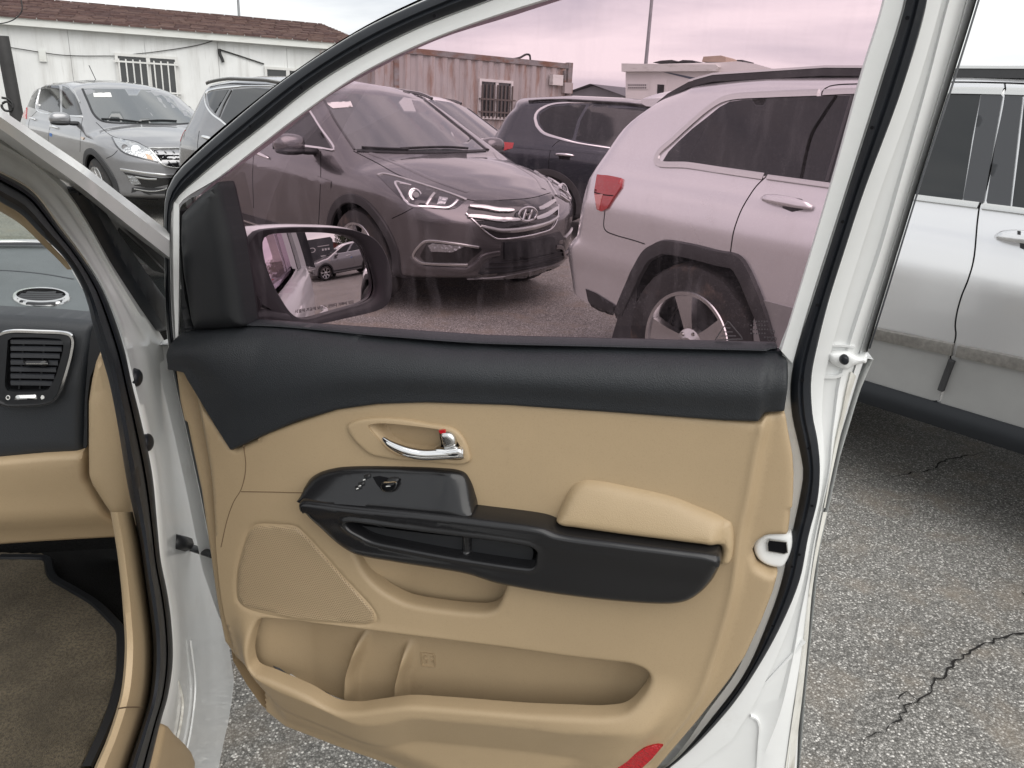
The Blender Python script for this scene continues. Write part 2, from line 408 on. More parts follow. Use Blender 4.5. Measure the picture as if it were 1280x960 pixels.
    def emit(s, name, V, f, m, parent=None, mirror=False, auto=40):
        par = parent or s.root
        # local coordinates of the car; parts never carry their own transform
        o = mesh(name, V, f, m, None, True, False); fixn(o.data)
        o.data.set_sharp_from_angle(angle=R(auto)); o.parent = par
        if mirror:
            V2 = [Vector((q[0], -q[1], q[2])) for q in V]
            o2 = mesh(name, V2, [t[::-1] for t in f], m, None, True, False); fixn(o2.data); o2.data.set_sharp_from_angle(angle=R(auto)); o2.parent = par if not parent else (s.mir.get(parent.name, parent))
            s.mir[o.name] = o2
        return o
    mir = {}
    def line(s, name, pts, m, w=.01, out=.004, th=.006, mode='px', closed=False, smooth=True, parent=None, mirror=False, step=None, wf=None):
        """a raised strip following a polyline on the shell; w width in metres, th how proud it stands"""
        mp_ = s.mapper(mode)
        P = resample(pts, n=None if step else max(6, len(pts) * 7), step=step, closed=closed, smooth=smooth)
        C = [mp_(a, b) for a, b in P]; n = len(C); V = []
        for i, (c, nn) in enumerate(C):
            a = C[(i - 1) % n][0] if closed or i else c; b = C[(i + 1) % n][0] if closed or i < n - 1 else c
            t = (b - a); t = t.normalized() if t.length > 1e-9 else Vector((1, 0, 0)); sd2 = t.cross(nn).normalized()
            ww = w * (wf(i / (n - 1)) if wf else 1) / 2
            V += [c - sd2 * ww + nn * (out - .006), c - sd2 * ww * .85 + nn * (out + th * .8), c + nn * (out + th), c + sd2 * ww * .85 + nn * (out + th * .8), c + sd2 * ww + nn * (out - .006)]
        f = []
        for i in range(n if closed else n - 1):
            j = (i + 1) % n
            for k in range(4): f.append((i * 5 + k, i * 5 + k + 1, j * 5 + k + 1, j * 5 + k))
        if not closed: f += [(0, 1, 2, 3, 4), tuple(range((n - 1) * 5, n * 5))[::-1]]
        return s.emit(name, V, f, m, parent, mirror, 60)
    def handle(s, c0, c1, m, mode='px', mirror=False, r=.016, name='door_handle'):
        mp_ = s.mapper(mode); a, na = mp_(*c0); b, nb = mp_(*c1); up = Vector((0, 0, 1)); V = []; n = 12
        d = (b - a).normalized(); sd2 = d.cross(na).normalized()
        for i in range(n):
            t = i / (n - 1); c = a.lerp(b, t) + na * (.012 + .028 * math.sin(math.pi * t) ** .5)
            e = max(.35, math.sin(math.pi * min(1, max(0, t * .96 + .02))) ** .35)
            for k in range(10):
                q = 2 * math.pi * k / 10; V.append(c + sd2 * math.cos(q) * r * e + na * math.sin(q) * .009 * e)
        f = grid_faces(n, 10, True) + [tuple(range(10)), tuple(range((n - 1) * 10, n * 10))[::-1]]
        h = s.emit(name, V, f, m, None, mirror, 60)
        return h
    def wheel(s, x, y, z, r, rim_r, w, spokes, sg=-1, m=None, dish=.03, twist=0.2, detail=True):
        """tyre + rim + hub, outward side = sg"""
        prof = [(rim_r, -.5), (rim_r + .012, -.49), (r - .05, -.5), (r - .02, -.46), (r - .004, -.36), (r, -.2), (r, .2), (r - .004, .36), (r - .02, .46), (r - .05, .5), (rim_r + .012, .49), (rim_r, .5)]
        n = 64; V = []; f = []
        for k in range(n):
            a = 2 * math.pi * k / n
            for j, (rr, u) in enumerate(prof):
                if j in (4, 7) and k % 2: rr -= .006
                V.append((x + rr * math.cos(a), y + u * w, z + rr * math.sin(a)))
        f = grid_faces(n, len(prof)) + [((n - 1) * len(prof) + j, (n - 1) * len(prof) + j + 1, j + 1, j) for j in range(len(prof) - 1)]
        wo = s.emit('wheel', V, f, M['tyre'], None)
        m = m or M['alloy']; yo = y + sg * w * .5
        # rim barrel and lip
        prof = [(rim_r + .012, 0), (rim_r + .008, .006), (rim_r - .008, .004), (rim_r - .02, -.03), (rim_r - .03, -w * .8)]
        V = []
        for k in range(n):
            a = 2 * math.pi * k / n
            for rr, u in prof: V.append((x + rr * math.cos(a), yo + sg * u, z + rr * math.sin(a)))
        f = grid_faces(n, len(prof)) + [((n - 1) * len(prof) + j, (n - 1) * len(prof) + j + 1, j + 1, j) for j in range(len(prof) - 1)]
        s.emit('rim', V, f, m, wo)
        # brake/back disc
        V = [(x, yo - sg * w * .55, z)] + [(x + (rim_r - .03) * math.cos(2 * math.pi * k / 32), yo - sg * w * .55, z + (rim_r - .03) * math.sin(2 * math.pi * k / 32)) for k in range(32)]
        s.emit('brake_disc', V, [(0, k + 1, (k + 1) % 32 + 1) for k in range(32)], M['void'], wo)
        for q in range(spokes):
            a0 = 2 * math.pi * q / spokes + twist; V = []; ns_ = 8; halfw0, halfw1 = (.42, .30) if spokes <= 5 else (.30, .14)
            for i in range(ns_):
                t = i / (ns_ - 1); rr = .035 + (rim_r - .032) * t; dep = -dish * (1 - t) ** 1.5 - .006
                hw = (.030 + (.045 if spokes <= 5 else .012) * t ** 1.6)
                for (u, e) in ((-1, -.03), (-.8, 0), (-.25, -.002), (.25, -.002), (.8, 0), (1, -.03)):
                    V.append((x + rr * math.cos(a0) - u * hw * math.sin(a0), yo + sg * (dep + e), z + rr * math.sin(a0) + u * hw * math.cos(a0)))
            s.emit('spoke', V, grid_faces(ns_, 6), m, wo)
        V = []; 
        for rr, u in ((.001, .004), (.03, .004), (.036, -.002), (.075, -.012), (.085, -.04)):
            for k in range(24): V.append((x + rr * math.cos(k * math.pi / 12), yo + sg * (u - dish + .012), z + rr * math.sin(k * math.pi / 12)))
        s.emit('hub_cap', V, grid_faces(5, 24, True), m, wo)
        if detail:
            for q in range(5):
                a = 2 * math.pi * (q + .5) / 5 + twist; V = []
                for rr, u in ((.001, .012), (.008, .012), (.010, .006), (.010, -.02)):
                    for k in range(8): V.append((x + .058 * math.cos(a) + rr * math.cos(k * math.pi / 4), yo + sg * (u - dish), z + .058 * math.sin(a) + rr * math.sin(k * math.pi / 4)))
                s.emit('wheel_nut', V, grid_faces(4, 8, True), M['satin'], wo)
        return wo
    def blob(s, name, c, rad, m, e=(2.4, 2.4), parent=None, n=18, shear=(0, 0), fn=None, mirror=False):
        """superellipsoid used for mirror housings and lamps, in local coordinates"""
        V = []
        sp_ = lambda v, p_: math.copysign(abs(v) ** p_, v)
        for i in range(n + 1):
            a = -math.pi / 2 + math.pi * i / n
            for k in range(2 * n):
                b = math.pi * k / n
                q = Vector((sp_(math.cos(a), 2 / e[0]) * sp_(math.cos(b), 2 / e[1]), sp_(math.cos(a), 2 / e[0]) * sp_(math.sin(b), 2 / e[1]), sp_(math.sin(a), 2 / e[0])))
                q = Vector((q.x * rad[0] + shear[0] * q.z * rad[2], q.y * rad[1] + shear[1] * q.z * rad[2], q.z * rad[2]))
                if fn: q = fn(q)
                V.append(Vector(c) + q)
        return s.emit(name, V, grid_faces(n + 1, 2 * n, True), m, parent, mirror, 70)
# ------------------------------------------------------------------ car proportions
SANTA = dict(xr=-2.32, xf=2.30, belt0=1.06, belt=[(-2.4, 1.13), (-1.2, 1.12), (.8, 1.03), (2.4, .98)],
    top=[(-2.35, 1.0), (-2.32, 1.36), (-2.24, 1.56), (-2.05, 1.64), (-1.3, 1.69), (-.5, 1.69), (.1, 1.63), (.35, 1.57), (1.27, 1.10), (1.45, 1.07), (1.9, .98), (2.15, .90), (2.30, .80)],
    bot=[(-2.4, .34), (-1.9, .24), (1.8, .22), (2.3, .26)],
    plan=[(-2.4, .87), (-1.6, .93), (0, .93), (1.4, .93), (2.0, .91), (2.3, .88)],
    side=[(.2, .10), (.32, .04), (.45, .035), (.6, .015), (.75, .0), (.92, .0), (.99, .02), (1.06, .05), (1.10, .075), (1.50, .26), (1.60, .33), (1.7, .40)],
    rt=[(-2.3, .25), (-1.9, .12), (.1, .12), (.35, .16), (1.2, .16), (1.4, .14), (2.3, .2)],
    front=[(.2, -.10), (.3, -.02), (.5, .0), (.7, -.01), (.85, -.06), (1.0, -.16)],
    rear=[(.2, .08), (.4, .0), (.65, -.02), (.9, .04), (1.1, .12), (1.5, .30), (1.6, .22), (1.7, .2)], Rf=.75, Rr=.45, nf=2.3)
SPORT = dict(SANTA, xr=-2.22, xf=2.20, belt0=1.04, belt=[(-2.3, 1.10), (.8, 1.02), (2.3, .98)],
    top=[(-2.25, 1.0), (-2.22, 1.28), (-2.12, 1.48), (-1.8, 1.56), (-1.2, 1.61), (-.5, 1.635), (.0, 1.60), (.25, 1.54), (1.15, 1.10), (1.35, 1.07), (1.8, .99), (2.05, .92), (2.20, .80)],
    plan=[(-2.3, .86), (-1.5, .915), (0, .92), (1.4, .92), (1.9, .90), (2.2, .86)])
JEEP = dict(SANTA, xr=-2.47, xf=2.36, belt0=1.16, belt=[(-2.4, 1.20), (-1.2, 1.18), (.8, 1.14), (2.4, 1.08)],
    top=[(-2.50, 1.1), (-2.47, 1.35), (-2.36, 1.58), (-2.15, 1.67), (-1.3, 1.715), (-.4, 1.72), (.3, 1.68), (.5, 1.63), (1.2, 1.18), (1.4, 1.15), (2.0, 1.08), (2.25, 1.02), (2.36, .9)],
    bot=[(-2.5, .42), (-2.1, .34), (-1.2, .385), (1.8, .385), (2.3, .36)],
    plan=[(-2.45, .88), (-1.6, .95), (0, .955), (1.4, .955), (2.0, .93), (2.4, .88)],
    side=[(.2, .06), (.30, .03), (.38, .02), (.46, .02), (.62, .012), (.66, .0), (.95, .0), (1.08, .02), (1.16, .05), (1.20, .07), (1.60, .225), (1.68, .28), (1.78, .36)],
    rt=[(-2.4, .25), (-1.9, .11), (.2, .11), (.5, .16), (1.2, .16), (2.3, .2)],
    rear=[(.2, .08), (.5, .02), (.62, -.02), (.72, -.02), (.78, .05), (1.1, .10), (1.3, .2), (1.6, .36), (1.7, .30)], Rr=.30, nr=3.8)
POSE = dict(sf=((-1.51, 7.50), R(-45.8)), sp=((-5.55, 11.42), R(-44.8)), bl=((-2.48, 10.21), R(-41)), jg=((2.43, 3.27), R(-51.8)), dk=((1.83, 10.35), R(-12)))
DKP = dict()
WHP = ((-1.50, 11.62), R(-46))
# ------------------------------------------------------------------ paints
P_SF = paint('grey_car_paint', (.155, .15, .155), .8, .25)
P_SP = paint('silver_grey_car_paint', (.30, .30, .31), .7, .30)
P_JG = dirt(paint('silver_car_paint', (.74, .74, .75), .72, .24), (.3, .27, .23), 5, (.55, .8), .12)
P_DK = paint('dark_blue_car_paint', (.035, .04, .052), .5, .25)
P_WH = paint('white_car_paint', (.74, .74, .74), 0, .3)
M['lamp'] = mat('headlamp_glass', (.42, .43, .44), .08, .7, coat=1, bump=('voronoi', 45, .5, .01))
M['lampdark'] = mat('headlamp_inside', (.05, .05, .055), .2, .5, coat=1)
M['taillight'] = mat('red_lamp_glass', (.42, .012, .015), .12, 0, coat=1, bump=('voronoi', 60, .3, .004))
M['pinklight'] = mat('pale_red_lamp_glass', (.62, .22, .2), .12, 0, coat=1)
M['amber'] = mat('amber_lamp', (.55, .36, .22), .15, 0, coat=1)
M['blackgloss'] = mat('gloss_black_trim', (.012, .012, .013), .12, 0, coat=.8)
M['skid'] = mat('dull_silver_plastic', (.25, .25, .25), .4, .5)
M['gap'] = mat('panel_gap', (.006, .006, .006), .9, 0, spec=.05)
M['paper'] = mat('paper_sticker', (.72, .72, .70), .6)
M['bluesticker'] = mat('blue_sticker', (.05, .16, .45), .5)
def arch(c, x, z, r, w=.07, sides=True, m='clad'):
    pts = [(x + r * math.cos(a), z + r * math.sin(a)) for a in np.linspace(R(-22), R(202), 24)]
    c.line('arch_trim', pts, M[m], w, .002, .014, 's-', mirror=sides)
def four_wheels(c, xf, xr, z, y, r, rim, w, sp, **k):
    for x in (xf, xr):
        for sg in (-1, 1): c.wheel(x, sg * y, z, r, rim, w, sp, sg, **k)
def mirror_house(c, x, y, z, m, sg=-1):
    """door mirror: painted cap, black lower part, stalk"""
    def shp(q):
        q.x *= 1.0 if q.x < 0 else .75
        return q
    h = c.blob('side_mirror', (x, y, z), (.10, .12, .075), m, (2.6, 2.8), fn=shp, n=14)
    c.blob('mirror_base', (x + .01, y, z - .055), (.09, .115, .03), M['black'], (2.4, 2.6), h, n=8)
    c.blob('mirror_arm', (x + .03, y - sg * .15, z - .055), (.045, .09, .028), M['black'], (2.2, 2.6), h, n=8)
    V = [(x - .101, y + a, z + b) for a, b in ((-.09, -.05), (.09, -.05), (.09, .05), (-.09, .05))]
    c.emit('mirror_glass', V, [(0, 1, 2, 3)], M['screen'], h)
# ================================================================== grey mid-size SUV seen through the door window
sf = Car('grey_suv', POSE['sf'][0], POSE['sf'][1], SANTA, P_SF, 'dark grey five-door SUV with a three-bar chrome grille, facing the camera beyond the door window', 'car')
four_wheels(sf, 1.35, -1.35, .36, .80, .36, .245, .235, 7)
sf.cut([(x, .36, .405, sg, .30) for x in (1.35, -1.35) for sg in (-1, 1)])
for x in (1.35, -1.35): arch(sf, x, .36, .43)
sf.patch('lower_cladding', [(-.93, .24), (.93, .24), (.92, .44), (-.92, .46)], M['clad'], 's-', .004, mirror=True)
sf.line('side_moulding', [(-.92, .40), (0, .38), (.92, .38)], M['satin'], .018, .01, .006, 's-', mirror=True)
sf.patch('rear_cladding', [(-2.25, .30), (-1.80, .26), (-1.78, .50), (-2.24, .56)], M['clad'], 's-', .003, mirror=True)
sf.patch('windscreen', [(401, 119), (430, 116), (462, 119), (500, 121), (530, 126), (552, 141), (572, 157), (592, 174), (607, 187.5), (582, 189), (520, 190), (470, 189), (444, 187), (430, 168), (417, 149), (407, 131)], M['screen'], out=.002, depth=.008)
sf.line('windscreen_trim', [(505, 109), (527, 122), (547, 137), (572, 157), (592, 173), (609, 187.5)], M['blackgloss'], .05, .003, .012)
sf.line('windscreen_trim', [(401, 118), (408, 130), (418, 149), (431, 169), (443, 187)], M['blackgloss'], .018, .003, .004)
sf.line('cowl', [(446, 188.5), (500, 190.5), (560, 190.5), (606, 188.5)], M['black'], .035, .002, .006)
sf.line('wiper', [(500, 188), (530, 186.5), (560, 186), (584, 187.5)], M['black'], .014, .015, .012)
sf.line('wiper', [(452, 186), (480, 187.5), (510, 188.5)], M['black'], .014, .012, .012)
sf.patch('permit_sticker', [(407, 129), (438, 127), (441, 134), (416, 136)], M['paper'], out=.006, depth=.004)
# windows of the right side
sf.patch('window', [(259, 118), (266, 114), (286, 112), (277, 128), (269, 142), (262, 133)], M['darkglass'], out=.003)
sf.patch('window', [(292, 112), (320, 110), (341, 112), (340, 172), (310, 166), (283, 155), (276, 148)], M['darkglass'], out=.003)
sf.patch('window', [(346, 113), (366, 118), (385, 138), (398, 158), (414, 185), (380, 181), (345, 173)], M['darkglass'], out=.003)
sf.line('window_trim', [(257, 117), (263, 113), (289, 109), (320, 107.5), (350, 109), (372, 117), (386, 136), (400, 158), (418, 187), (400, 185), (372, 181), (335, 173.5), (310, 168), (287, 159), (277, 151), (265, 142), (257.5, 130)], M['chrome'], .018, .002, .008, closed=True)
sf.line('pillar_trim', [(289, 112), (279, 131), (273, 146)], M['blackgloss'], .05, .003, .006)
for pts in ([(401, 189), (401, 215), (400, 245), (398, 285)], [(334, 176), (319, 190), (316, 212), (317, 260)], [(249, 164), (247, 183), (250, 215)]):
    sf.line('door_gap', pts, M['gap'], .007, .0005, .001)
sf.line('door_crease', [(322, 205), (350, 207), (385, 220), (414, 231)], P_SF, .06, -.004, .010)
sf.handle((319.5, 190.6), (337, 198.5), M['chrome']); sf.handle((253, 171.5), (270.5, 176), M['chrome'])
mirror_house(sf, .66, -1.06, 1.14, P_SF)
mirror_house(sf, .66, 1.06, 1.14, P_SF, 1)
sf.patch('tail_light', [(218.5, 157), (227.5, 160), (227, 166), (221, 175), (218.5, 170)], M['taillight'], out=.006)
for sg in (-1, 1):
    pts = [(x, sg * .62) for x in (-1.75, -1.5, -1, -.5, 0, .25)]
    rl = sf.line('roof_rail', pts, M['blackgloss'], .03, .03, .02, 't'); 
    sf.line('roof_rail_strip', pts, M['satin'], .018, .048, .006, 't', parent=rl)
# front end
hl = sf.patch('headlight', [(472, 219.7), (478, 217), (497.5, 220.6), (535, 232), (565, 242), (584, 249.7), (571, 260), (561, 262), (535, 260), (516, 258), (505, 252.5), (488, 235.6)], M['lampdark'], out=.004, depth=.02, mirror=True)
sf.line('headlight_trim', [(472, 219.5), (478, 217.6), (497.5, 221.6), (535, 233), (565, 243), (583, 250)], M['satin'], .022, .004, .006, parent=hl, mirror=True)
sf.line('daytime_strip', [(514, 233), (503, 230), (494, 228.5), (500, 241), (510, 254), (518, 257.5), (540, 259), (561, 259.6), (572, 251)], M['chrome'], .017, .006, .008, parent=hl, mirror=True)
def disc(c, name, px, py, r, m, out, th, parent, mirror=True, n=22, rim=None):
    cc, nn = c.px(px, py); nn = (nn + Vector((1.2, 0, 0))).normalized(); a = nn.cross(Vector((0, 0, 1))).normalized(); b = a.cross(nn)
    V = [];
    for rr, h in ((.001, th * .6), (r * .7, th * .55), (r * .78, th), (r, th * .8), (r * 1.02, 0), (r, -.02)):
        for k in range(n): V.append(cc + nn * (out + h) + a * rr * math.cos(2 * math.pi * k / n) + b * rr * math.sin(2 * math.pi * k / n))
    return c.emit(name, V, grid_faces(6, n, True), m, parent, mirror, 50)
disc(sf, 'projector_lens', 518.5, 244, .050, M['chrome'], .0, .014, hl)
disc(sf, 'lens_glass', 519.5, 244, .030, M['screen'], .010, .012, hl)
sf.line('lamp_blade', [(543, 243), (538, 249), (533, 257)], M['satin'], .022, .006, .012, parent=hl, mirror=True)
sf.patch('indicator', [(549, 246), (560, 248), (556, 256), (546, 256)], M['lamp'], out=.006, parent=hl, mirror=True)
gr = sf.patch('grille', [(591, 253.4), (596, 250.5), (629, 251.6), (666, 248.8), (690, 243), (695, 254), (696, 271), (690, 284), (672, 292), (644, 297), (619, 298), (608, 292), (595, 279), (582, 266.6)], M['blackgloss'], out=.006, depth=.02, step=6)
tw = lambda t: .6 + .5 * math.sin(math.pi * min(1, t * 1.0)) ** .5
for b in ([(586, 259), (605, 260.5), (622, 263.5), (641, 264)], [(671, 261.5), (681, 258.5), (692, 252)], [(584.5, 271), (603, 272.5), (622, 275), (648, 275)], [(668, 273.5), (681, 269), (695, 261)],
          [(600, 282.5), (612, 285.5), (625, 288), (648, 287), (672, 282), (686, 277), (695.5, 271)]):
    sf.line('grille_bar', b, M['satin'], .034, .012, .016, parent=gr, wf=tw)
sf.line('grille_rim', [(582, 267), (597, 281), (611, 293), (621, 298.3), (645, 297), (673, 291.3), (689, 285), (695.5, 273), (697, 257)], M['chrome'], .012, .004, .012, parent=gr)
def emblem(c, px, py, rx, rz, parent):
    cc, nn = c.px(px, py); nn = Vector((nn.x, nn.y, 0)).normalized(); a = Vector((0, 0, 1)).cross(nn).normalized(); up = Vector((0, 0, 1)); o = cc + nn * .034
    V = []; n = 36; f = []
    for k in range(n):
        t = 2 * math.pi * k / n
        for q in range(8):
            u = 2 * math.pi * q / 8; rr = .0085 * math.cos(u)
            V.append(o + a * (rx + rr) * math.cos(t) + up * (rz + rr) * math.sin(t) + nn * .006 * math.sin(u))
    f = [(i * 8 + j, i * 8 + (j + 1) % 8, ((i + 1) % n) * 8 + (j + 1) % 8, ((i + 1) % n) * 8 + j) for i in range(n) for j in range(8)]
    c.emit('emblem_ring', V, f, M['chrome'], parent)
    def bar(p0, p1, w):
        P = resample(p0 if len(p0) > 2 else [p0[0], p0[1]], 12); V = []
        for i, (x, z) in enumerate(P):
            for (du, dn) in ((-w, 0), (-w * .5, .007), (w * .5, .007), (w, 0)): V.append(o + a * (x + du) + up * z + nn * dn)
        c.emit('emblem_letter', V, grid_faces(len(P), 4), M['chrome'], parent)
    s = rz / .055
    bar([(-.040, -.036 * s), (-.030, .0), (-.016, .040 * s)], 0, .011)
    bar([(.014, -.040 * s), (.028, .0), (.042, .036 * s)], 0, .011)
    P = resample([(-.030, -.008), (-.01, .0), (.01, .003), (.030, .010)], 10); V = []
    for x, z in P:
        for (dz, dn) in ((-.010, 0), (-.006, .006), (.006, .006), (.010, 0)): V.append(o + a * x + up * (z + dz) + nn * dn)
    c.emit('emblem_letter', V, grid_faces(len(P), 4), M['chrome'], parent)
emblem(sf, 656.5, 267, .085, .050, gr)
bp = sf.patch('lower_grille', [(627, 302), (665, 298), (700, 289), (706, 300), (704, 325), (690, 331), (640, 341), (600, 348), (592, 350), (604, 331), (619, 320), (627, 312)], M['clad'], out=.002, depth=.02, step=7)
for b in ([(612, 329), (650, 326), (702, 315)], [(606, 335), (650, 332), (703, 320)], [(600, 342), (640, 338), (698, 326)]): sf.line('lower_grille_bar', b, M['black'], .012, .004, .010, parent=bp)
sf.patch('number_plate_panel', [(629, 303), (660, 301), (691, 296), (692, 314), (660, 321), (629, 324)], M['black'], out=.022, depth=.03, parent=bp)
sf.patch('skid_plate', [(584, 357), (595, 347.5), (629, 345), (662, 339), (692, 331), (700, 331), (668, 346), (629, 352), (600, 356)], M['skid'], out=.010, depth=.02)
fg = sf.patch('fog_light_recess', [(534, 303), (565, 305), (600, 309), (603, 312.5), (591, 322), (583.8, 329), (531, 327.5), (524.7, 320)], M['blackgloss'], out=.002, mirror=True)
sf.patch('fog_light', [(535, 307), (540.6, 304), (580, 308), (565, 315), (539, 314)], M['lamp'], out=.010, parent=fg, mirror=True)
sf.line('fog_light_trim', [(598, 309), (565, 304), (535, 301), (529, 303), (517, 320), (525.6, 327.8), (538.8, 329.5), (584, 331)], M['satin'], .020, .004, .012, parent=fg, mirror=True)
sf.line('bumper_blade', [(513, 322), (521, 329), (529, 333.5), (556, 335.5), (583, 337), (595, 330), (604, 321), (624, 316)], P_SF, .035, .004, .016, mirror=True)
sf.line('bonnet_gap', [(490, 273), (503, 267), (516, 260)], M['gap'], .006, .001, .001, mirror=True)
sf.line('bonnet_gap', [(442, 189), (470, 203), (499, 219), (535, 231), (565, 241), (590, 250.5), (630, 250), (666, 247), (688, 241)], M['gap'], .006, .001, .001)
sf.line('bonnet_crease', [(462, 191), (500, 206), (545, 226), (585, 240)], P_SF, .05, -.006, .010, mirror=True)
# ================================================================== small silver-grey SUV by the white hut
s2 = Car('silver_grey_crossover', POSE['sp'][0], POSE['sp'][1], SPORT, P_SP, 'small silver-grey crossover with a black honeycomb grille, parked against the white hut', 'car')
four_wheels(s2, 1.32, -1.32, .35, .79, .35, .235, .225, 7, detail=False)
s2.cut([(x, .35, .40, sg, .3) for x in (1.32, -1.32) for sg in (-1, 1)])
for x in (1.32, -1.32): arch(s2, x, .35, .425, .08)
s2.patch('lower_cladding', [(-.9, .24), (.9, .24), (.9, .42), (-.9, .44)], M['clad'], 's-', .004, mirror=True)
s2.patch('windscreen', [(103.4, 111), (151, 111.5), (190, 112.5), (213, 114.5), (228, 122), (238, 131), (246, 143), (250, 152), (222.5, 154.5), (170, 154), (127, 150.5), (117.5, 142), (110, 126)], M['screen'], out=.002)
s2.line('windscreen_trim', [(103, 111), (110, 127), (117.5, 143), (127, 151), (170, 154.5), (222, 155), (250, 153)], M['black'], .03, .002, .004)
s2.line('wiper', [(127, 149.5), (150, 150.5), (175.6, 153.5)], M['black'], .016, .012, .01); s2.line('wiper', [(177.5, 152.5), (200, 151.2), (220.6, 152)], M['black'], .016, .012, .01)
s2.patch('permit_sticker', [(116.6, 116.6), (138, 116), (140, 121.5), (117.5, 121.5)], M['paper'], out=.006, depth=.004)
s2.patch('window', [(50, 110), (60, 107), (74, 107), (75, 141), (68, 142), (48, 136)], M['darkglass'], out=.003)
s2.patch('window', [(78, 107), (86, 110), (93, 118), (99, 130), (103, 143), (90, 145), (78, 143)], M['darkglass'], out=.003)
s2.patch('window', [(47, 112), (40, 120), (35, 133), (44, 136)], M['darkglass'], out=.003)
s2.line('window_trim', [(51, 110), (46, 137), (68, 143), (103, 146)], M['chrome'], .022, .003, .007)
s2.line('window_trim', [(51, 109), (64, 105), (80, 105), (92, 113), (100, 128)], M['satin'], .016, .003, .006)
for pts in ([(76, 145), (63, 158), (62, 185), (70, 205)], [(103, 147), (101, 165), (100, 190)], [(47, 138), (37, 150), (36, 170)]): s2.line('door_gap', pts, M['gap'], .007, .0005, .001)
s2.handle((64, 158), (73.4, 160.6), M['chrome']); s2.handle((38.5, 148), (45, 150), M['chrome'])
mirror_house(s2, .68, -1.04, 1.13, P_SP); mirror_house(s2, .68, 1.04, 1.13, P_SP, 1)
s2.patch('tail_light', [(28, 134), (34, 134), (33, 149), (28.4, 147)], M['taillight'], out=.008)
hl = s2.patch('headlight', [(140, 172), (151, 173.5), (169, 178.5), (185, 185), (198, 203), (187, 201), (175.6, 197), (155, 190.6), (145.6, 183)], M['lamp'], out=.004, mirror=True)
s2.line('headlight_trim', [(140, 172), (146, 183), (155, 190.8), (176, 197.5), (198, 203)], M['lampdark'], .02, .004, .005, parent=hl, mirror=True)
disc(s2, 'projector_lens', 170, 187, .05, M['chrome'], .0, .012, hl); disc(s2, 'projector_lens', 156, 184, .035, M['lampdark'], .0, .010, hl)
s2.patch('indicator', [(182, 192), (189, 195), (192, 201), (184, 199)], M['amber'], out=.007, parent=hl, mirror=True)
gr = s2.patch('grille', [(188, 187), (219, 187), (250, 186), (268, 184), (262, 203), (240, 208), (218, 209), (204, 206)], M['void'], out=.001, depth=.02)
for i in range(5):
    y = 189.5 + i * 4.1
    for k in range(-2, 16):
        x = 190 + i * 2.4 + k * 5.2 + (2.6 if i % 2 else 0)
        if 191 + i * 2.6 < x < 258: s2.line('grille_mesh', [(x, y), (x + 2.4, y + 2.1)], M['clad'], .012, .003, .006, parent=gr, smooth=False) if (i + k) % 2 else None
s2.line('grille_rim', [(186, 185.5), (219, 185.5), (250, 185), (270, 182)], M['satin'], .022, .004, .012, parent=gr)
s2.line('grille_rim', [(186, 185.5), (195, 196), (204, 206), (218, 210), (240, 209)], M['satin'], .020, .004, .012, parent=gr)
fg = s2.patch('fog_light_recess', [(154, 215), (176, 219), (200, 222.5), (217, 222), (213, 230), (189, 235.6), (168, 232)], M['blackgloss'], out=.002, mirror=True)
s2.patch('fog_light', [(157, 218), (170, 220.6), (176.6, 230), (166, 231)], M['lamp'], out=.009, parent=fg, mirror=True)
s2.line('fog_light_trim', [(151, 211.5), (180, 216), (207.5, 219), (219, 219)], M['chrome'], .030, .005, .012, mirror=True)
s2.line('fog_light_blade', [(170, 221), (184, 223.5), (196, 224)], M['satin'], .022, .008, .01, parent=fg, mirror=True)
s2.line('bumper_blade', [(168, 236), (190, 239), (207, 236), (219, 229)], M['satin'], .014, .004, .01, mirror=True)
s2.patch('lower_grille', [(-.72, .24), (.72, .24), (.70, .40), (-.70, .40)], M['clad'], 'f', .004)
s2.line('bonnet_gap', [(120, 153), (140, 170), (170, 177), (186, 184.5), (220, 184.5), (255, 182)], M['gap'], .007, .0005, .001)
s2.line('bonnet_gap', [(133, 198), (141, 194), (147, 188)], M['gap'], .007, .0005, .001)
s2.patch('side_lamp', [(101, 171), (106, 172), (104, 175)], M['amber'], out=.008)
for q in ([(62, 166), (65, 167), (65, 171), (62, 170)],): s2.patch('door_sticker', q, M['bluesticker'], out=.003, depth=.003)
c0, n0 = s2.sp('t', -.75, -.1); V = []
for k in range(5):
    for q in range(6): V.append(Vector(c0) + Vector((-.055 * k, 0, .05 * k)) + Vector((0, math.cos(q), math.sin(q))) * .006)
s2.emit('aerial', V, grid_faces(5, 6, True), M['black'])
# ================================================================== big silver SUV on the right
M['mould'] = mat('brushed_grey_moulding', (.20, .19, .175), .45, .3, bump=('noise', 200, .2, .001), vary=(60, .3))
M['sill'] = mat('blue_black_sill', (.012, .014, .017), .5, 0, spec=.3)
jg = Car('silver_suv', POSE['jg'][0], POSE['jg'][1], JEEP, P_JG, 'large silver SUV with black wheel-arch flares and a muddy tyre, nearest of the parked cars', 'car')
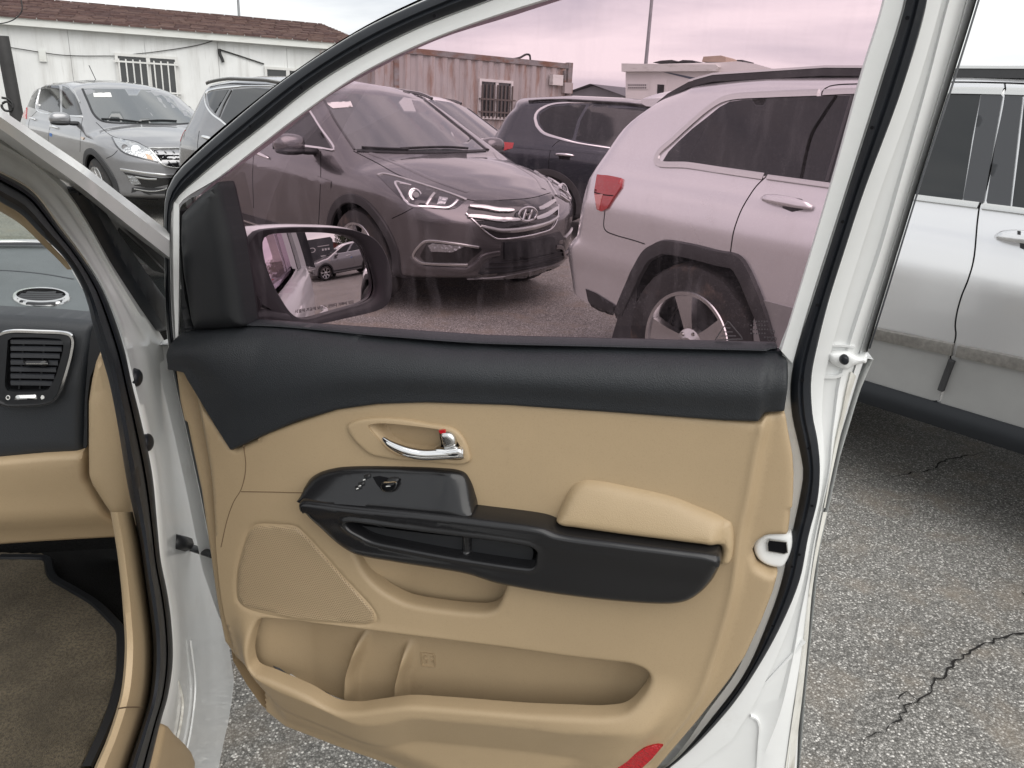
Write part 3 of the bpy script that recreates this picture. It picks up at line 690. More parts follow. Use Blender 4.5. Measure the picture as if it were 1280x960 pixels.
# wheel centre from the photograph, put on the side plane
def side_pt(c, x, y, yy=-.95):
    o = c.IM @ EYE; d = (c.IM.to_3x3() @ ray(x, y)); k = (yy - o.y) / d.y; q = o + d * k; return (q.x, q.z)
hubx, hubz = side_pt(jg, 862, 427, -.93)
four = [(hubx, hubz)]
JR = .40
WB = 2.915
for x in (hubx, hubx + WB):
    for sg in (-1, 1): jg.wheel(x, sg * .84, JR - .005, JR, .252, .25, 5, sg, twist=R(102))
arch_px = [(769, 420), (771, 385), (782, 356), (794, 330), (805.5, 311), (817, 303.5), (831, 301.5), (864, 306), (899, 314.5), (922.6, 320), (938, 333), (947, 352), (959, 383), (972, 430)]
ap = [(q.x, q.z) for q in (jg.px(a, b)[0] for a, b in arch_px)]
ap = [(x + (.035 if i < 6 else (-.03 if i > 9 else 0)), z - .03) for i, (x, z) in enumerate(ap)]
cut_poly = [(x + (.02 if i < 7 else -.02), z - .02) for i, (x, z) in enumerate(ap)]
ca = [(x, z) for x, z in cut_poly]
ca = [(ca[0][0], .1)] + ca + [(ca[-1][0], .1)]
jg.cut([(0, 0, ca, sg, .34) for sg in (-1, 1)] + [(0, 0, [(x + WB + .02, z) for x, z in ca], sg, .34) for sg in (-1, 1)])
jg.line('arch_trim', [(a, b) for a, b in ap], M['clad'], .075, .006, .02, 's-', mirror=True)
jg.line('arch_trim', [(a + WB + .02, b) for a, b in ap], M['clad'], .075, .006, .02, 's-', mirror=True)
jg.patch('window', [(829, 201.5), (836, 190), (847.5, 178), (866, 161), (884, 147), (900, 134), (912.5, 127.5), (930, 125), (970, 123), (1023, 120.5), (1044, 120), (1028, 145), (1015, 165), (1009, 184), (1001, 224.5), (954, 219.5), (900, 211.5), (860, 205.5), (840, 203)], M['darkglass'], out=.003, step=9)
jg.patch('window', [(1047, 120), (1090, 118.5), (1160, 118), (1226, 118.5), (1216, 170), (1203, 252), (1150, 245.5), (1090, 237), (1035, 229), (1003.5, 225), (1012, 184), (1018, 166), (1031, 146)], M['darkglass'], out=.003, step=9)
M['satinblack'] = mat('satin_black_pillar', (.035, .037, .042), .32, 0, coat=.4, coat_r=.2)
jg.patch('pillar_panel', [(1227, 118.5), (1254, 118.5), (1243, 180), (1230, 254.5), (1204, 252)], M['satinblack'], out=.005)
jg.patch('pillar_panel', [(1257.5, 118.5), (1279, 119.5), (1273, 170), (1263, 259.5), (1233, 255), (1245, 180)], M['satinblack'], out=.005)
jg.patch('window', [(1281, 119.5), (1350, 122), (1440, 135), (1500, 165), (1530, 300), (1400, 279), (1265, 260), (1275, 180)], M['darkglass'], out=.003)
jg.line('window_seal', [(1046, 120), (1029, 145.5), (1016.5, 165.5), (1010.5, 184), (1002, 224)], M['gap'], .014, .004, .004)
jg.line('window_seal', [(1066, 119), (1056, 152), (1034, 227)], M['blackgloss'], .016, .004, .003)
jg.line('window_trim', [(955, 221), (900, 213), (860, 207), (822, 203.5), (823, 193), (842, 175), (866, 153), (886, 136), (903, 125.5), (918, 121.5), (962, 118.7), (1023, 116.3)], M['satin'], .035, .002, .008)
jg.line('window_trim', [(1030, 116.2), (1069, 114.5), (1187, 114), (1254, 115)], M['satin'], .03, .002, .008)
jg.line('window_trim', [(1258, 115), (1320, 117.5), (1440, 130), (1510, 165)], M['satin'], .03, .002, .008)
jg.line('window_trim', [(960, 222), (1033, 232), (1100, 241), (1145, 247.5), (1224, 257.5)], M['satin'], .024, .003, .01)
jg.line('window_trim', [(1229, 258.5), (1280, 265), (1400, 283), (1530, 304)], M['satin'], .024, .003, .01)
for pts in ([(1027, 121), (1028, 114), (1035, 108.6), (1047, 106), (1069.5, 105), (1130, 103.2), (1187, 102.5), (1280, 104.5), (1400, 112)],
            [(958, 220.5), (945.6, 232.5), (935.5, 247), (926, 264), (917, 290), (913, 316)], [(1256, 104), (1257, 118), (1245, 180), (1231, 242), (1225, 256), (1222, 275), (1217, 325), (1210, 350), (1202, 370), (1196, 392), (1194, 408), (1195, 418), (1190, 440), (1181, 470), (1170, 502)]):
    jg.line('door_gap', pts, M['gap'], .0055, .0005, .0012)
jg.line('bumper_gap', [(756, 264), (755, 284), (758, 289), (768, 293.5), (794, 301), (806, 305)], M['gap'], .006, .0005, .001)
jg.handle((953, 248.5), (1016.7, 260.5), P_JG, r=.022); jg.handle((1245, 296), (1322, 305), P_JG, r=.022)
jg.patch('handle_cup', [(980, 250), (990, 246.5), (1003, 249), (1004, 262), (990, 265), (978, 260)], M['clad'], out=.001)
jg.patch('handle_cup', [(1275, 296), (1290, 292), (1305, 296), (1304, 312), (1290, 316), (1275, 310)], M['clad'], out=.001)
jg.patch('keyhole', [(1277, 294), (1281, 294.5), (1281, 299), (1277, 298.5)], M['black'], out=.05, depth=.012)
M['greyclad'] = mat('grey_cladding', (.32, .32, .315), .45, .2, vary=(5, .1))
jg.patch('door_cladding', [(-.98, .475), (-.128, .475), (-.122, .69), (-.98, .70)], M['greyclad'], 's-', .005)
jg.patch('door_cladding', [(-.118, .475), (.95, .47), (.95, .68), (-.108, .69)], M['greyclad'], 's-', .005)
jg.line('side_moulding', [(1000, 394), (1045, 405), (1092, 416), (1192, 437)], M['mould'], .05, .006, .012); jg.line('side_moulding', [(1198, 438.5), (1280, 456), (1400, 486)], M['mould'], .05, .006, .012)
jg.line('hinge_cover', [(1192, 449), (1185, 468), (1178, 487)], M['clad'], .022, .012, .012)
for sg in (-1, 1):
    sec = [(.86, .372), (.925, .376), (.962, .388), (.972, .42), (.968, .455), (.950, .474), (.90, .478)]
    V = [(x, sg * (y - (.012 if abs(x) > .9 else 0)), z) for x in (-1.0, -.93, -.5, 0, .5, .93, 1.02) for y, z in sec]
    jg.emit('sill', V, grid_faces(7, 7) + [tuple(range(7)), tuple(range(42, 49))[::-1]], M['sill'])
tl = jg.patch('tail_light', [(748, 219), (762, 220), (779, 223.5), (777, 235), (768, 248), (760, 261), (754, 264.5), (748, 262), (744.5, 240)], M['taillight'], out=.012, depth=.03)
jg.patch('reversing_light', [(745.5, 244), (756, 243), (751, 262), (748, 261)], M['pinklight'], out=.015, parent=tl)
jg.line('lamp_seam', [(745, 241), (758, 244), (769, 245)], M['gap'], .006, .012, .002, parent=tl)
jg.patch('rear_skirt', [(733, 361), (745, 366), (770, 381.5), (764, 404), (747, 394), (736, 376)], M['clad'], out=.006)
o_, n_ = jg.px(768, 395); V = []
for px_, py_ in ((781, 355), (794, 345), (789, 432), (760, 428)):
    x, z = side_pt(jg, px_, py_); V += [(x, -.93, z), (x - .02, -.72, z)]
jg.emit('mud_flap', V, [(0, 2, 4, 6), (1, 7, 5, 3), (0, 1, 3, 2), (2, 3, 5, 4), (4, 5, 7, 6), (6, 7, 1, 0)], M['clad'])
for sg in (-1, 1):
    zz = [(-1.95, -.004), (-1.88, .01), (-1.75, .028), (-1.6, .032), (-1.0, .032), (0, .032), (.30, .03), (.42, .01)]
    V = []
    for x, h in zz:
        c, n = jg.sp('t', x, sg * .66); 
        V += [c + Vector((0, -.022, h - .03)), c + Vector((0, -.018, h)), c + Vector((0, .018, h)), c + Vector((0, .022, h - .03))]
    rl = jg.emit('roof_rail', V, grid_faces(len(zz), 4), M['clad'])
    V = []
    for x, h in zz[2:]:
        c, n = jg.sp('t', x, sg * .66); V += [c + Vector((0, -.02, h + .002)), c + Vector((0, -.016, h + .012)), c + Vector((0, .016, h + .012)), c + Vector((0, .02, h + .002))]
    jg.emit('roof_rail_strip', V, grid_faces(len(zz) - 2, 4), M['satin'], rl)
V = []
for y in np.linspace(-.62, .62, 12):
    c, n = jg.sp('t', -1.98, y)
    for dx, dz in ((.14, .0), (.0, .022), (-.13, .018), (-.15, .0), (-.10, -.02), (.1, -.03)): V.append((c.x + dx, y, c.z + dz))
jg.emit('rear_spoiler', V, grid_faces(12, 6, True) + [tuple(range(6)), tuple(range(66, 72))[::-1]], P_JG)
jg.patch('windscreen', [(.42, -.60), (.42, .60), (1.14, .70), (1.14, -.70)], M['screen'], 't', .002)
jg.patch('headlight', [(2.0, .88), (2.3, .86), (2.3, .98), (2.0, 1.0)], M['lamp'], 's-', .004, mirror=True)
mirror_house(jg, .72, -1.10, 1.24, P_JG); mirror_house(jg, .72, 1.10, 1.24, P_JG, 1)
# ================================================================== dark SUV
dk = Car('dark_blue_suv', POSE['dk'][0], POSE['dk'][1], dict(SANTA, **DKP), P_DK, 'near-black blue SUV seen side-on behind the grey SUV, chrome strip curling round its rear window', 'car')
four_wheels(dk, 1.38, -1.38, .36, .80, .36, .245, .235, 5, detail=False)
dk.cut([(x, .36, .405, sg, .3) for x in (1.38, -1.38) for sg in (-1, 1)])
for x in (1.38, -1.38): arch(dk, x, .36, .43, .08)
dk.patch('lower_cladding', [(-.93, .24), (.93, .24), (.92, .42), (-.92, .42)], M['clad'], 's-', .004, mirror=True)
dk.patch('window', [(674, 143), (688.8, 133.5), (710, 131.6), (733, 131), (722, 150), (715.5, 174), (694, 169.5), (680, 163.5), (674, 152)], M['darkglass'], out=.003)
dk.patch('window', [(737, 131), (770, 131), (808, 132.5), (800, 188), (775, 184.5), (749, 180.5), (719.5, 175), (726, 150)], M['darkglass'], out=.003)
dk.patch('window', [(812, 133), (850, 136), (900, 150), (925, 192), (860, 196), (803, 189)], M['darkglass'], out=.003)
dk.line('window_trim', [(671.5, 157.5), (669, 147), (672.5, 139.5), (688.8, 131), (731.4, 128.8), (782, 129), (835, 133), (880, 140), (930, 185)], M['chrome'], .028, .002, .01, wf=lambda t: 1.5 - .8 * min(1, t * 4))
dk.line('window_trim', [(670.8, 156.5), (678.6, 166), (697, 172.5), (717, 178), (749.7, 183.5), (780, 187.8), (850, 199), (930, 200)], M['chrome'], .028, .002, .01, wf=lambda t: 1.5 - .8 * min(1, t * 4))
dk.handle((694, 193), (718, 195), M['chrome']); dk.handle((800, 200), (824, 203), M['chrome'])
dk.patch('handle_cup', [(698, 194), (713, 195.5), (712, 200), (699, 199)], M['gap'], out=.001)
tl = dk.patch('tail_light', [(623, 187), (627.5, 177.5), (642.5, 178.8), (640.5, 185.5), (624, 190)], M['taillight'], out=.008)
for pts in ([(701, 174), (690, 184), (686.7, 195), (685.7, 222), (690, 250)], [(808, 190), (800, 230), (802, 290)]): dk.line('door_gap', pts, M['gap'], .007, .0005, .001)
dk.line('door_crease', [(643, 182), (690, 186), (740, 190), (800, 198)], P_DK, .05, -.006, .012)
mirror_house(dk, .70, -1.06, 1.15, P_DK)
dk.patch('windscreen', [(.40, -.56), (.40, .56), (1.16, .68), (1.16, -.68)], M['screen'], 't', .002)
for sg in (-1, 1): dk.line('roof_rail', [(x, sg * .60) for x in (-1.7, -1.2, -.6, 0, .2)], M['blackgloss'], .03, .012, .02, 't')
# ================================================================== white SUV just showing behind the grey one
wh = Car('white_suv', WHP[0], WHP[1], SANTA, P_WH, 'white SUV hidden but for its roof edge, windscreen and bonnet corner, past the grey SUV', 'car')
four_wheels(wh, 1.35, -1.35, .36, .80, .36, .245, .235, 5, detail=False)
wh.cut([(x, .36, .405, sg, .3) for x in (1.35, -1.35) for sg in (-1, 1)])
wh.patch('windscreen', [(.36, -.60), (.34, 0), (.36, .60), (1.20, .74), (1.24, 0), (1.20, -.74)], M['screen'], 't', .003)
wh.line('windscreen_trim', [(.33, .62), (.7, .68), (1.22, .76)], M['blackgloss'], .04, .003, .01, 't')
wh.patch('window', [(-1.75, 1.18), (.8, 1.12), (.2, 1.50), (-1.5, 1.53)], M['darkglass'], 's+', .003)
for sg in (-1, 1): wh.line('roof_rail', [(x, sg * .60) for x in (-1.7, -1.2, -.6, 0, .2)], M['blackgloss'], .03, .012, .03, 't')
mirror_house(wh, .68, 1.06, 1.14, P_WH, 1); mirror_house(wh, .68, -1.06, 1.14, P_WH)
wh.patch('headlight', [(1.7, .80), (2.2, .74), (2.2, .86), (1.75, .96)], M['lamp'], 's+', .004, mirror=False)
# ------------------------------------------------------------------ surroundings
UP = Vector((0, 0, 1))
class Plane:
    """vertical or free plane; uv() unprojects a photo pixel at a given offset"""
    def __init__(s, O, e1, e2): s.O, s.e1, s.e2 = Vector(O), Vector(e1).normalized(), Vector(e2).normalized(); s.n = s.e1.cross(s.e2).normalized()
    def uv(s, x, y, o=0):
        p = hit(x, y, s.O + s.n * o, s.n) - s.O; return p.dot(s.e1), p.dot(s.e2)
    def pt(s, u, v, o=0): return s.O + s.e1 * u + s.e2 * v + s.n * o
    def px(s, x, y, o=0): return s.pt(*s.uv(x, y, o), o)
def wall_plane(a, za, b, zb):
    """vertical plane through pixel a at height za and pixel b at height zb, normal towards the camera"""
    A = hit(*a, Vector((0, 0, za)), UP); B = hit(*b, Vector((0, 0, zb)), UP)
    A.z = B.z = 0; e = (B - A).normalized()
    P = Plane(A, e, UP)
    if P.n.dot(EYE - A) < 0: P.n = -P.n
    P.len = (B - A).length; return P
def box(P, u0, u1, v0, v1, o0, o1, bev=0):
    c = [(u0, v0), (u1, v0), (u1, v1), (u0, v1)]
    V = [P.pt(a, b, o0) for a, b in c] + [P.pt(a, b, o1) for a, b in c]
    if P.e1.cross(P.e2).dot(P.n) < 0: V = V[4:] + V[:4]
    return V, [(3, 2, 1, 0), (4, 5, 6, 7), (0, 1, 5, 4), (1, 2, 6, 5), (2, 3, 7, 6), (3, 0, 4, 7)]
def pbox(name, P, u0, u1, v0, v1, o0, o1, m, parent=None):
    V, f = box(P, u0, u1, v0, v1, o0, o1); return mesh(name, V, f, m, parent, smooth=False)
def join(L):
    V, Fc = [], []
    for v, f in L:
        k = len(V); V += list(v); Fc += [tuple(i + k for i in t) for t in f]
    return V, Fc
def tube(path, r, n=8, closed=False, rf=None, flat=1.0, up=None):
    P = [Vector(p) for p in path]; V = []; m = len(P)
    for i, p in enumerate(P):
        t = (P[(i + 1) % m if closed else min(i + 1, m - 1)] - P[(i - 1) % m if closed else max(i - 1, 0)]).normalized()
        a = (up or (UP if abs(t.z) < .9 else Vector((1, 0, 0)))).cross(t).normalized(); b = t.cross(a)
        rr = r * (rf(i / max(1, m - 1)) if rf else 1)
        for k in range(n):
            q = 2 * math.pi * k / n; V.append(p + a * rr * math.cos(q) + b * rr * flat * math.sin(q))
    if closed:
        f = [(i * n + k, i * n + (k + 1) % n, ((i + 1) % m) * n + (k + 1) % n, ((i + 1) % m) * n + k) for i in range(m) for k in range(n)]
    else: f = grid_faces(m, n, True) + [tuple(range(n))[::-1], tuple(range((m - 1) * n, m * n))]
    return V, f
def ptube(name, path, r, m, parent=None, **k):
    V, f = tube(path, r, **k); return mesh(name, V, f, m, parent, auto=60)
def curve3(P, n=24): return [Vector(p) for p in resample([tuple(q) for q in P], n=n)]
M['siding'] = dirt(dirt(mat('white_sheet_siding', (.76, .77, .76), .5, 0, vary=(.8, .12)), (.34, .33, .30), (3.2, 3.2, .35), (.46, .78), .55), (.22, .20, .16), (22, 22, 1.2), (.56, .8), .55)
M['shingle'] = [mat('brown_shingle', c, .9, 0, bump=('noise', 60, .6, .01), vary=(9, .3)) for c in ((.115, .066, .058), (.090, .050, .046), (.135, .082, .070))]
M['gutter'] = dirt(mat('white_gutter', (.66, .67, .64), .4, 0), (.3, .27, .22), (3, 3, 12), (.5, .75), .5)
M['frame'] = mat('white_window_frame', (.66, .66, .64), .4, 0, vary=(3, .12))
M['winglass'] = mat('dark_window_glass', (.03, .034, .036), .06, 0, spec=.8, vary=(1.5, .4))
# ---- white hut
HP = wall_plane((0, 24), 2.62, (434, 58), 2.62)
hut = empty('prefab_hut', HP.pt(0, 0, 0), math.atan2(HP.e1.y, HP.e1.x), label='long white sheet-clad hut with brown shingle roof and barred windows', cat='hut')
u0, _ = HP.uv(0, 100); u1, _ = HP.uv(468, 120); u0 -= 1.6
zt_ = 2.56
seams = [HP.uv(x, 100)[0] for x in (92, 185, 275, 360, 436)]
edges_ = [u0] + seams + [u1]
for a, b in zip(edges_[:-1], edges_[1:]):
    pbox('wall_panel', HP, a + .003, b - .003, 0, zt_, -.06, 0, M['siding'], hut)
pbox('wall_back', HP, u0, u1, 0, zt_, -4.6, -.065, M['siding'], hut)
V, f = join([box(HP, u0 - .3, u1 - .35, zt_ - .03, zt_ + .10, -.02, .20), box(HP, u0 - .3, u1 - .35, zt_ + .085, zt_ + .115, -.02, .23)])
mesh('gutter', V, f, M['gutter'], hut, smooth=False)
# roof: courses of shingles from the eave to the ridge, hipped at the right end
dr = 2.4; ridge_u1, rise = HP.uv(405, 30, -2.16); rise -= zt_ + .10
rows = 16; shv = [[[], []] for _ in range(3)]; rg = random.Random(3); K = math.hypot(dr, rise)
for r_ in range(rows):
    a, b = r_ / rows, (r_ + 1.25) / rows
    ue = (u1 - .1) + (ridge_u1 - u1) * a; x = u0 - .3 + (.15 if r_ % 2 else 0)
    while x < ue:
        wd_ = .29 + rg.uniform(-.03, .03); x2 = min(x + wd_, ue)
        k = rg.randrange(3); lift = rg.uniform(.012, .022); Vv, Ff = shv[k]; n0 = len(Vv)
        for (uu, t, up) in ((x + .006, a, lift + .012), (x2 - .006, a, lift + .012), (x2 - .006, min(b, 1), .008), (x + .006, min(b, 1), .008), (x + .006, a, -.01), (x2 - .006, a, -.01)):
            Vv.append(HP.pt(uu, zt_ + .10 + rise * t + up, .24 - dr * t - .0))
        Ff += [(n0, n0 + 1, n0 + 2, n0 + 3), (n0 + 4, n0 + 5, n0 + 1, n0)]
        x = x2
roofp = mesh('roof', [HP.pt(u0 - .3, zt_ + .09, .23), HP.pt(u1 - .1, zt_ + .09, .23), HP.pt(ridge_u1, zt_ + .09 + rise, .24 - dr), HP.pt(u0 - .3, zt_ + .09 + rise, .24 - dr), HP.pt(u0 - .3, zt_ + .09, -4.8), HP.pt(u1 - .1, zt_ + .09, -4.8)],
             [(0, 1, 2, 3), (3, 2, 5, 4), (1, 5, 2)], M['shingle'][1], hut, smooth=False)
for k in range(3): tag(mesh('shingles', shv[k][0], shv[k][1], M['shingle'][k], roofp, smooth=False), kind='stuff')
def window(P, par, a, b, split, bars, name='window', rails=(), m=None, mb=None):
    (ua, va), (ub, vb) = P.uv(*a), P.uv(*b); lo, hi = min(va, vb), max(va, vb); m = m or M['frame']; t = .05
    L_ = [box(P, ua, ub, hi - t, hi, -.02, .05), box(P, ua, ub, lo, lo + t, -.02, .07), box(P, ua, ua + t, lo + t, hi - t, -.02, .05), box(P, ub - t, ub, lo + t, hi - t, -.02, .05)]
    us = ua + (ub - ua) * split; L_.append(box(P, us - .035, us + .035, lo + t, hi - t, -.02, .045))
    V, f = join(L_); w_ = mesh(name, V, f, m, par, smooth=False)
    for c, d in ((ua + t, us - .035), (us + .035, ub - t)): pbox('pane', P, c, d, lo + t, hi - t, -.01, .012, M['winglass'], w_)
    for k in range(bars):
        c = ua + (ub - ua) * (k + .5) / bars; pbox('bar', P, c - .012, c + .012, lo + .02, hi - (.24 if bars < 9 else .1), .08, .105, mb or m, w_)
    for r_ in rails: pbox('rail', P, ua - .03, ub + .03, lo + (hi - lo) * r_ - .015, lo + (hi - lo) * r_ + .015, .075, .11, mb or m, w_)
    return w_
window(HP, hut, (143, 66), (226, 122), .52, 9, rails=(.10, .80))
window(HP, hut, (330, 83), (384, 125), .55, 0)
M['cable'] = mat('black_cable', (.02, .02, .02), .6)
for pts in ([(0, 57), (30, 62), (80, 69), (143, 70)], [(143, 70), (200, 64), (260, 53), (282, 42)], [(275, 62), (300, 70), (330, 80)]):
    ptube('cable', curve3([HP.px(x, y, .03) for x, y in pts]), .008 if pts[0][0] != 275 else .014, M['cable'], hut, n=6)
ptube('cable_end', curve3([HP.px(x, y, .05) for x, y in ((274, 61), (275, 68), (278, 74), (279, 78))], 8), .03, M['cable'], hut, n=6)
pbox('meter_box', HP, HP.uv(48, 63)[0], HP.uv(57, 63)[0], HP.uv(52, 77)[1], HP.uv(52, 63)[1], 0, .05, M['gutter'], hut)
# ---- container
M['cont'] = dirt(dirt(mat('grey_container_paint', (.40, .38, .365), .5, 0, vary=(.9, .15)), (.22, .10, .045), (5, 5, .9), (.46, .70), .85), (.5, .5, .49), (2, 2, .3), (.52, .8), .5)
M['rust'] = dirt(mat('rusty_painted_steel', (.24, .235, .23), .7, 0, bump=('noise', 30, .4, .01), vary=(4, .4)), (.17, .075, .035), (2.4, 2.4, 5), (.42, .62), .85)
M['bars'] = mat('weathered_bars', (.10, .085, .075), .7, 0)
CP = wall_plane((500, 58.5), 2.5, (716, 80), 2.5)
ct = empty('shipping_container', CP.pt(0, 0, 0), math.atan2(CP.e1.y, CP.e1.x), label='rust-streaked grey corrugated container with one barred window', cat='container')
c0, c1 = CP.uv(468, 100)[0], CP.uv(714, 100)[0]; per = .27
nr = int((c1 - c0 - .2) / per); V = []
for i in range(nr + 1):
    for q, o in ((.0, 0), (.34, 0), (.5, -.036), (.84, -.036)):
        u = c0 + .1 + (i + q) * per
        if u < c1 - .1: V += [CP.pt(u, .12, o), CP.pt(u, 2.40, o)]
mesh('corrugated_wall', V, [(2 * i, 2 * i + 2, 2 * i + 3, 2 * i + 1) for i in range(len(V) // 2 - 1)], M['cont'], ct, smooth=False)
pbox('rail_beam', CP, c0, c1, 2.40, 2.50, -.06, .02, M['rust'], ct); pbox('rail_beam', CP, c0, c1, 0, .12, -.06, .02, M['rust'], ct)
for a, b in ((c0, c0 + .12), (c1 - .12, c1), (CP.uv(495, 90)[0] - .05, CP.uv(495, 90)[0] + .05)):
    pbox('corner_post', CP, a, b, 0, 2.52, -.08, .03, M['rust'] if a == c1 - .12 or a > c0 + .2 else M['cont'], ct)
pbox('container_body', CP, c0 + .02, c1 - .02, .05, 2.47, -2.4, -.09, M['cont'], ct)
window(CP, ct, (598, 98), (638, 150), .52, 9, rails=(.18, .5), mb=M['bars'])
for a, b in (((687, 93), (699, 107)), ((702, 103), (711, 117))): pbox('switch_box', CP, CP.uv(*a)[0], CP.uv(*b)[0], CP.uv(*b)[1], CP.uv(*a)[1], 0, .12, M['gutter'] if a[0] == 687 else M['cont'], ct)
ptube('conduit', [CP.px(706, 88, .05), CP.px(706, 104, .05)], .03, M['rust'], ct)
ptube('hose', curve3([CP.px(x, y, -.3) for x, y in ((640, 74), (650, 72), (658, 68), (662, 69), (663, 76))]), .022, M['cable'], ct, n=6)
pbox('wall_lamp', CP, CP.uv(556, 128)[0], CP.uv(568, 128)[0], CP.uv(560, 133)[1], CP.uv(560, 127)[1], .0, .18, M['gutter'], ct)
# ---- camper van (motorhome) far behind
RV = wall_plane((781, 79), 3.0, (905, 79.8), 3.0)
rv = empty('motorhome', RV.pt(0, 0, 0), math.atan2(RV.e1.y, RV.e1.x), label='cream motorhome with a roof awning and small side door, far behind the cars', cat='motorhome')
def uvp(P, pts, o=0): return [P.uv(x, y, o) for x, y in pts]
def prism(name, P, uv, o0, o1, m, parent):
    n = len(uv); V = [P.pt(a, b, o0) for a, b in uv] + [P.pt(a, b, o1) for a, b in uv]
    f = [tuple(range(n))[::-1], tuple(range(n, 2 * n))] + [(i, (i + 1) % n, n + (i + 1) % n, n + i) for i in range(n)]
    o = mesh(name, V, f, m, parent, smooth=False); fixn(o.data); return o
M['cream'] = mat('cream_coachwork', (.78, .77, .75), .35, 0, coat=.5, vary=(1, .05))
ptsr = [(782, 81), (782, 150), (990, 150), (988, 96), (969, 87), (945, 80), (922, 76.5), (900, 78)]
prism('body', RV, uvp(RV, ptsr), -2.2, 0, M['cream'], rv)
u_, v_ = RV.uv(782, 140); u2_, _ = RV.uv(990, 140)
for uu in (u_ + 1.2, u2_ - 1.5):
    V = []; 
    for k in range(24):
        for o, r_ in ((.0, .34), (-.25, .34)): V.append(RV.pt(uu + r_ * math.cos(k * math.pi / 12), .34 + r_ * math.sin(k * math.pi / 12), o + .02))
    mesh('wheel', V, [(2 * k, 2 * k + 1, (2 * k + 3) % 48, (2 * k + 2) % 48) for k in range(24)] + [tuple(range(0, 48, 2))], M['tyre'], rv)
pbox('lower_body', RV, u_, u2_, .35, RV.uv(782, 148)[1] + .05, -2.1, -.03, M['cream'], rv)
prism('awning', RV, uvp(RV, [(781, 80), (898, 81.5), (901, 84), (898, 89.5), (781, 90)]), .0, .22, M['gutter'], rv)
dr_ = prism('side_door', RV, uvp(RV, [(813.7, 98.6), (833, 98.6), (834, 100), (834, 150), (813, 150)]), .0, .03, M['cream'], rv)
prism('pane', RV, uvp(RV, [(822.5, 105.5), (831, 106), (830, 119), (822, 119)]), .03, .045, M['winglass'], dr_)
prism('stripe', RV, uvp(RV, [(836, 90.5), (888, 101), (884, 104), (830, 90.5)]), .0, .012, mat('slate_blue_stripe', (.10, .13, .17), .4), rv)
lb = prism('name_plate', RV, uvp(RV, [(784.5, 104.5), (810, 104.8), (810, 112), (784.5, 111.8)]), .0, .02, M['frame'], rv)
for y, n_ in ((106.4, 9), (109.8, 10)):
    for k in range(n_):
        a = 786 + k * 23 / n_; prism('lettering', RV, uvp(RV, [(a, y - .8), (a + 1.3, y - .8), (a + 1.3, y + .8), (a, y + .8)]), .02, .026, M['cable'], lb)
for pts, m in (([(812, 77.5), (822, 75), (836, 74), (846, 77.8)], 'cable'), ([(840, 77.5), (850, 74.2), (862, 74.6), (867, 78)], 'cable'), ([(874, 76.5), (876, 70), (898, 68.5), (904, 71), (904, 77)], 'rust2'), ([(886, 101), (897, 98), (903, 101), (897, 104)], 'cable'), ([(918, 74), (925, 74), (926, 77.5), (918, 77)], 'cable')):
    if m == 'rust2': m = 'tan'; M.setdefault('tan', mat('tan_canvas', (.42, .33, .26), .8, 0, vary=(2, .2)))
    prism('roof_load', RV, uvp(RV, pts), -1.2, -.2, M[m], rv)
# ---- far shed, poles
SH = wall_plane((700, 119), 2.8, (790, 121.5), 2.8)
sh = empty('gabled_shed', SH.pt(0, 0, 0), math.atan2(SH.e1.y, SH.e1.x), label='distant grey gabled shed roof between the container and the motorhome', cat='shed')
g = uvp(SH, [(698, 121), (741.6, 107.5), (788, 121.5)])
prism('wall', SH, [(g[0][0], 0), (g[2][0], 0), g[2], g[1], g[0]], -14, 0, mat('grey_shed_wall', (.22, .23, .24), .7, 0, vary=(.4, .2)), sh)
V = [SH.pt(*p, o) for o in (.4, -14.4) for p in ((g[0][0] - .4, g[0][1] - .1), (g[1][0], g[1][1] + .12), (g[2][0] + .4, g[2][1] - .1))]
mesh('roof', V, [(0, 1, 4, 3), (1, 2, 5, 4)], mat('slate_roof_sheet', (.10, .105, .115), .6), sh, smooth=False)
for a, b, x in ((-900, 640, 0), ):
    pass
def pole(name, px_, py_, D, r, h, label, arm=None, cat='pole'):
    p = atD(px_, py_, D); p.z = 0
    e = empty(name, p, label=label, cat=cat)
    ptube('post', [p, p + Vector((0, 0, h))], r, M['galv'], e, rf=lambda t: 1 - .4 * t, n=12)
    ptube('base', [p, p + Vector((0, 0, .3))], r * 1.6, M['galv'], e, n=12)
    if arm: ptube('arm', curve3([p + Vector((0, 0, h - .1)), p + Vector((.6, -.2, h + .3)), p + Vector((1.5, -.4, h + .4))], 8), r * .5, M['galv'], e, n=8)
    return e
M['galv'] = mat('galvanised_steel', (.30, .31, .32), .45, .5, vary=(3, .2))
pole('lamp_post', 807.5, 77, 38, .10, 9, 'tall grey lamp post rising behind the motorhome', True)
pole('steel_mast', 298.5, 15, 26, .05, 7, 'thin grey mast rising behind the brown shingle roof')
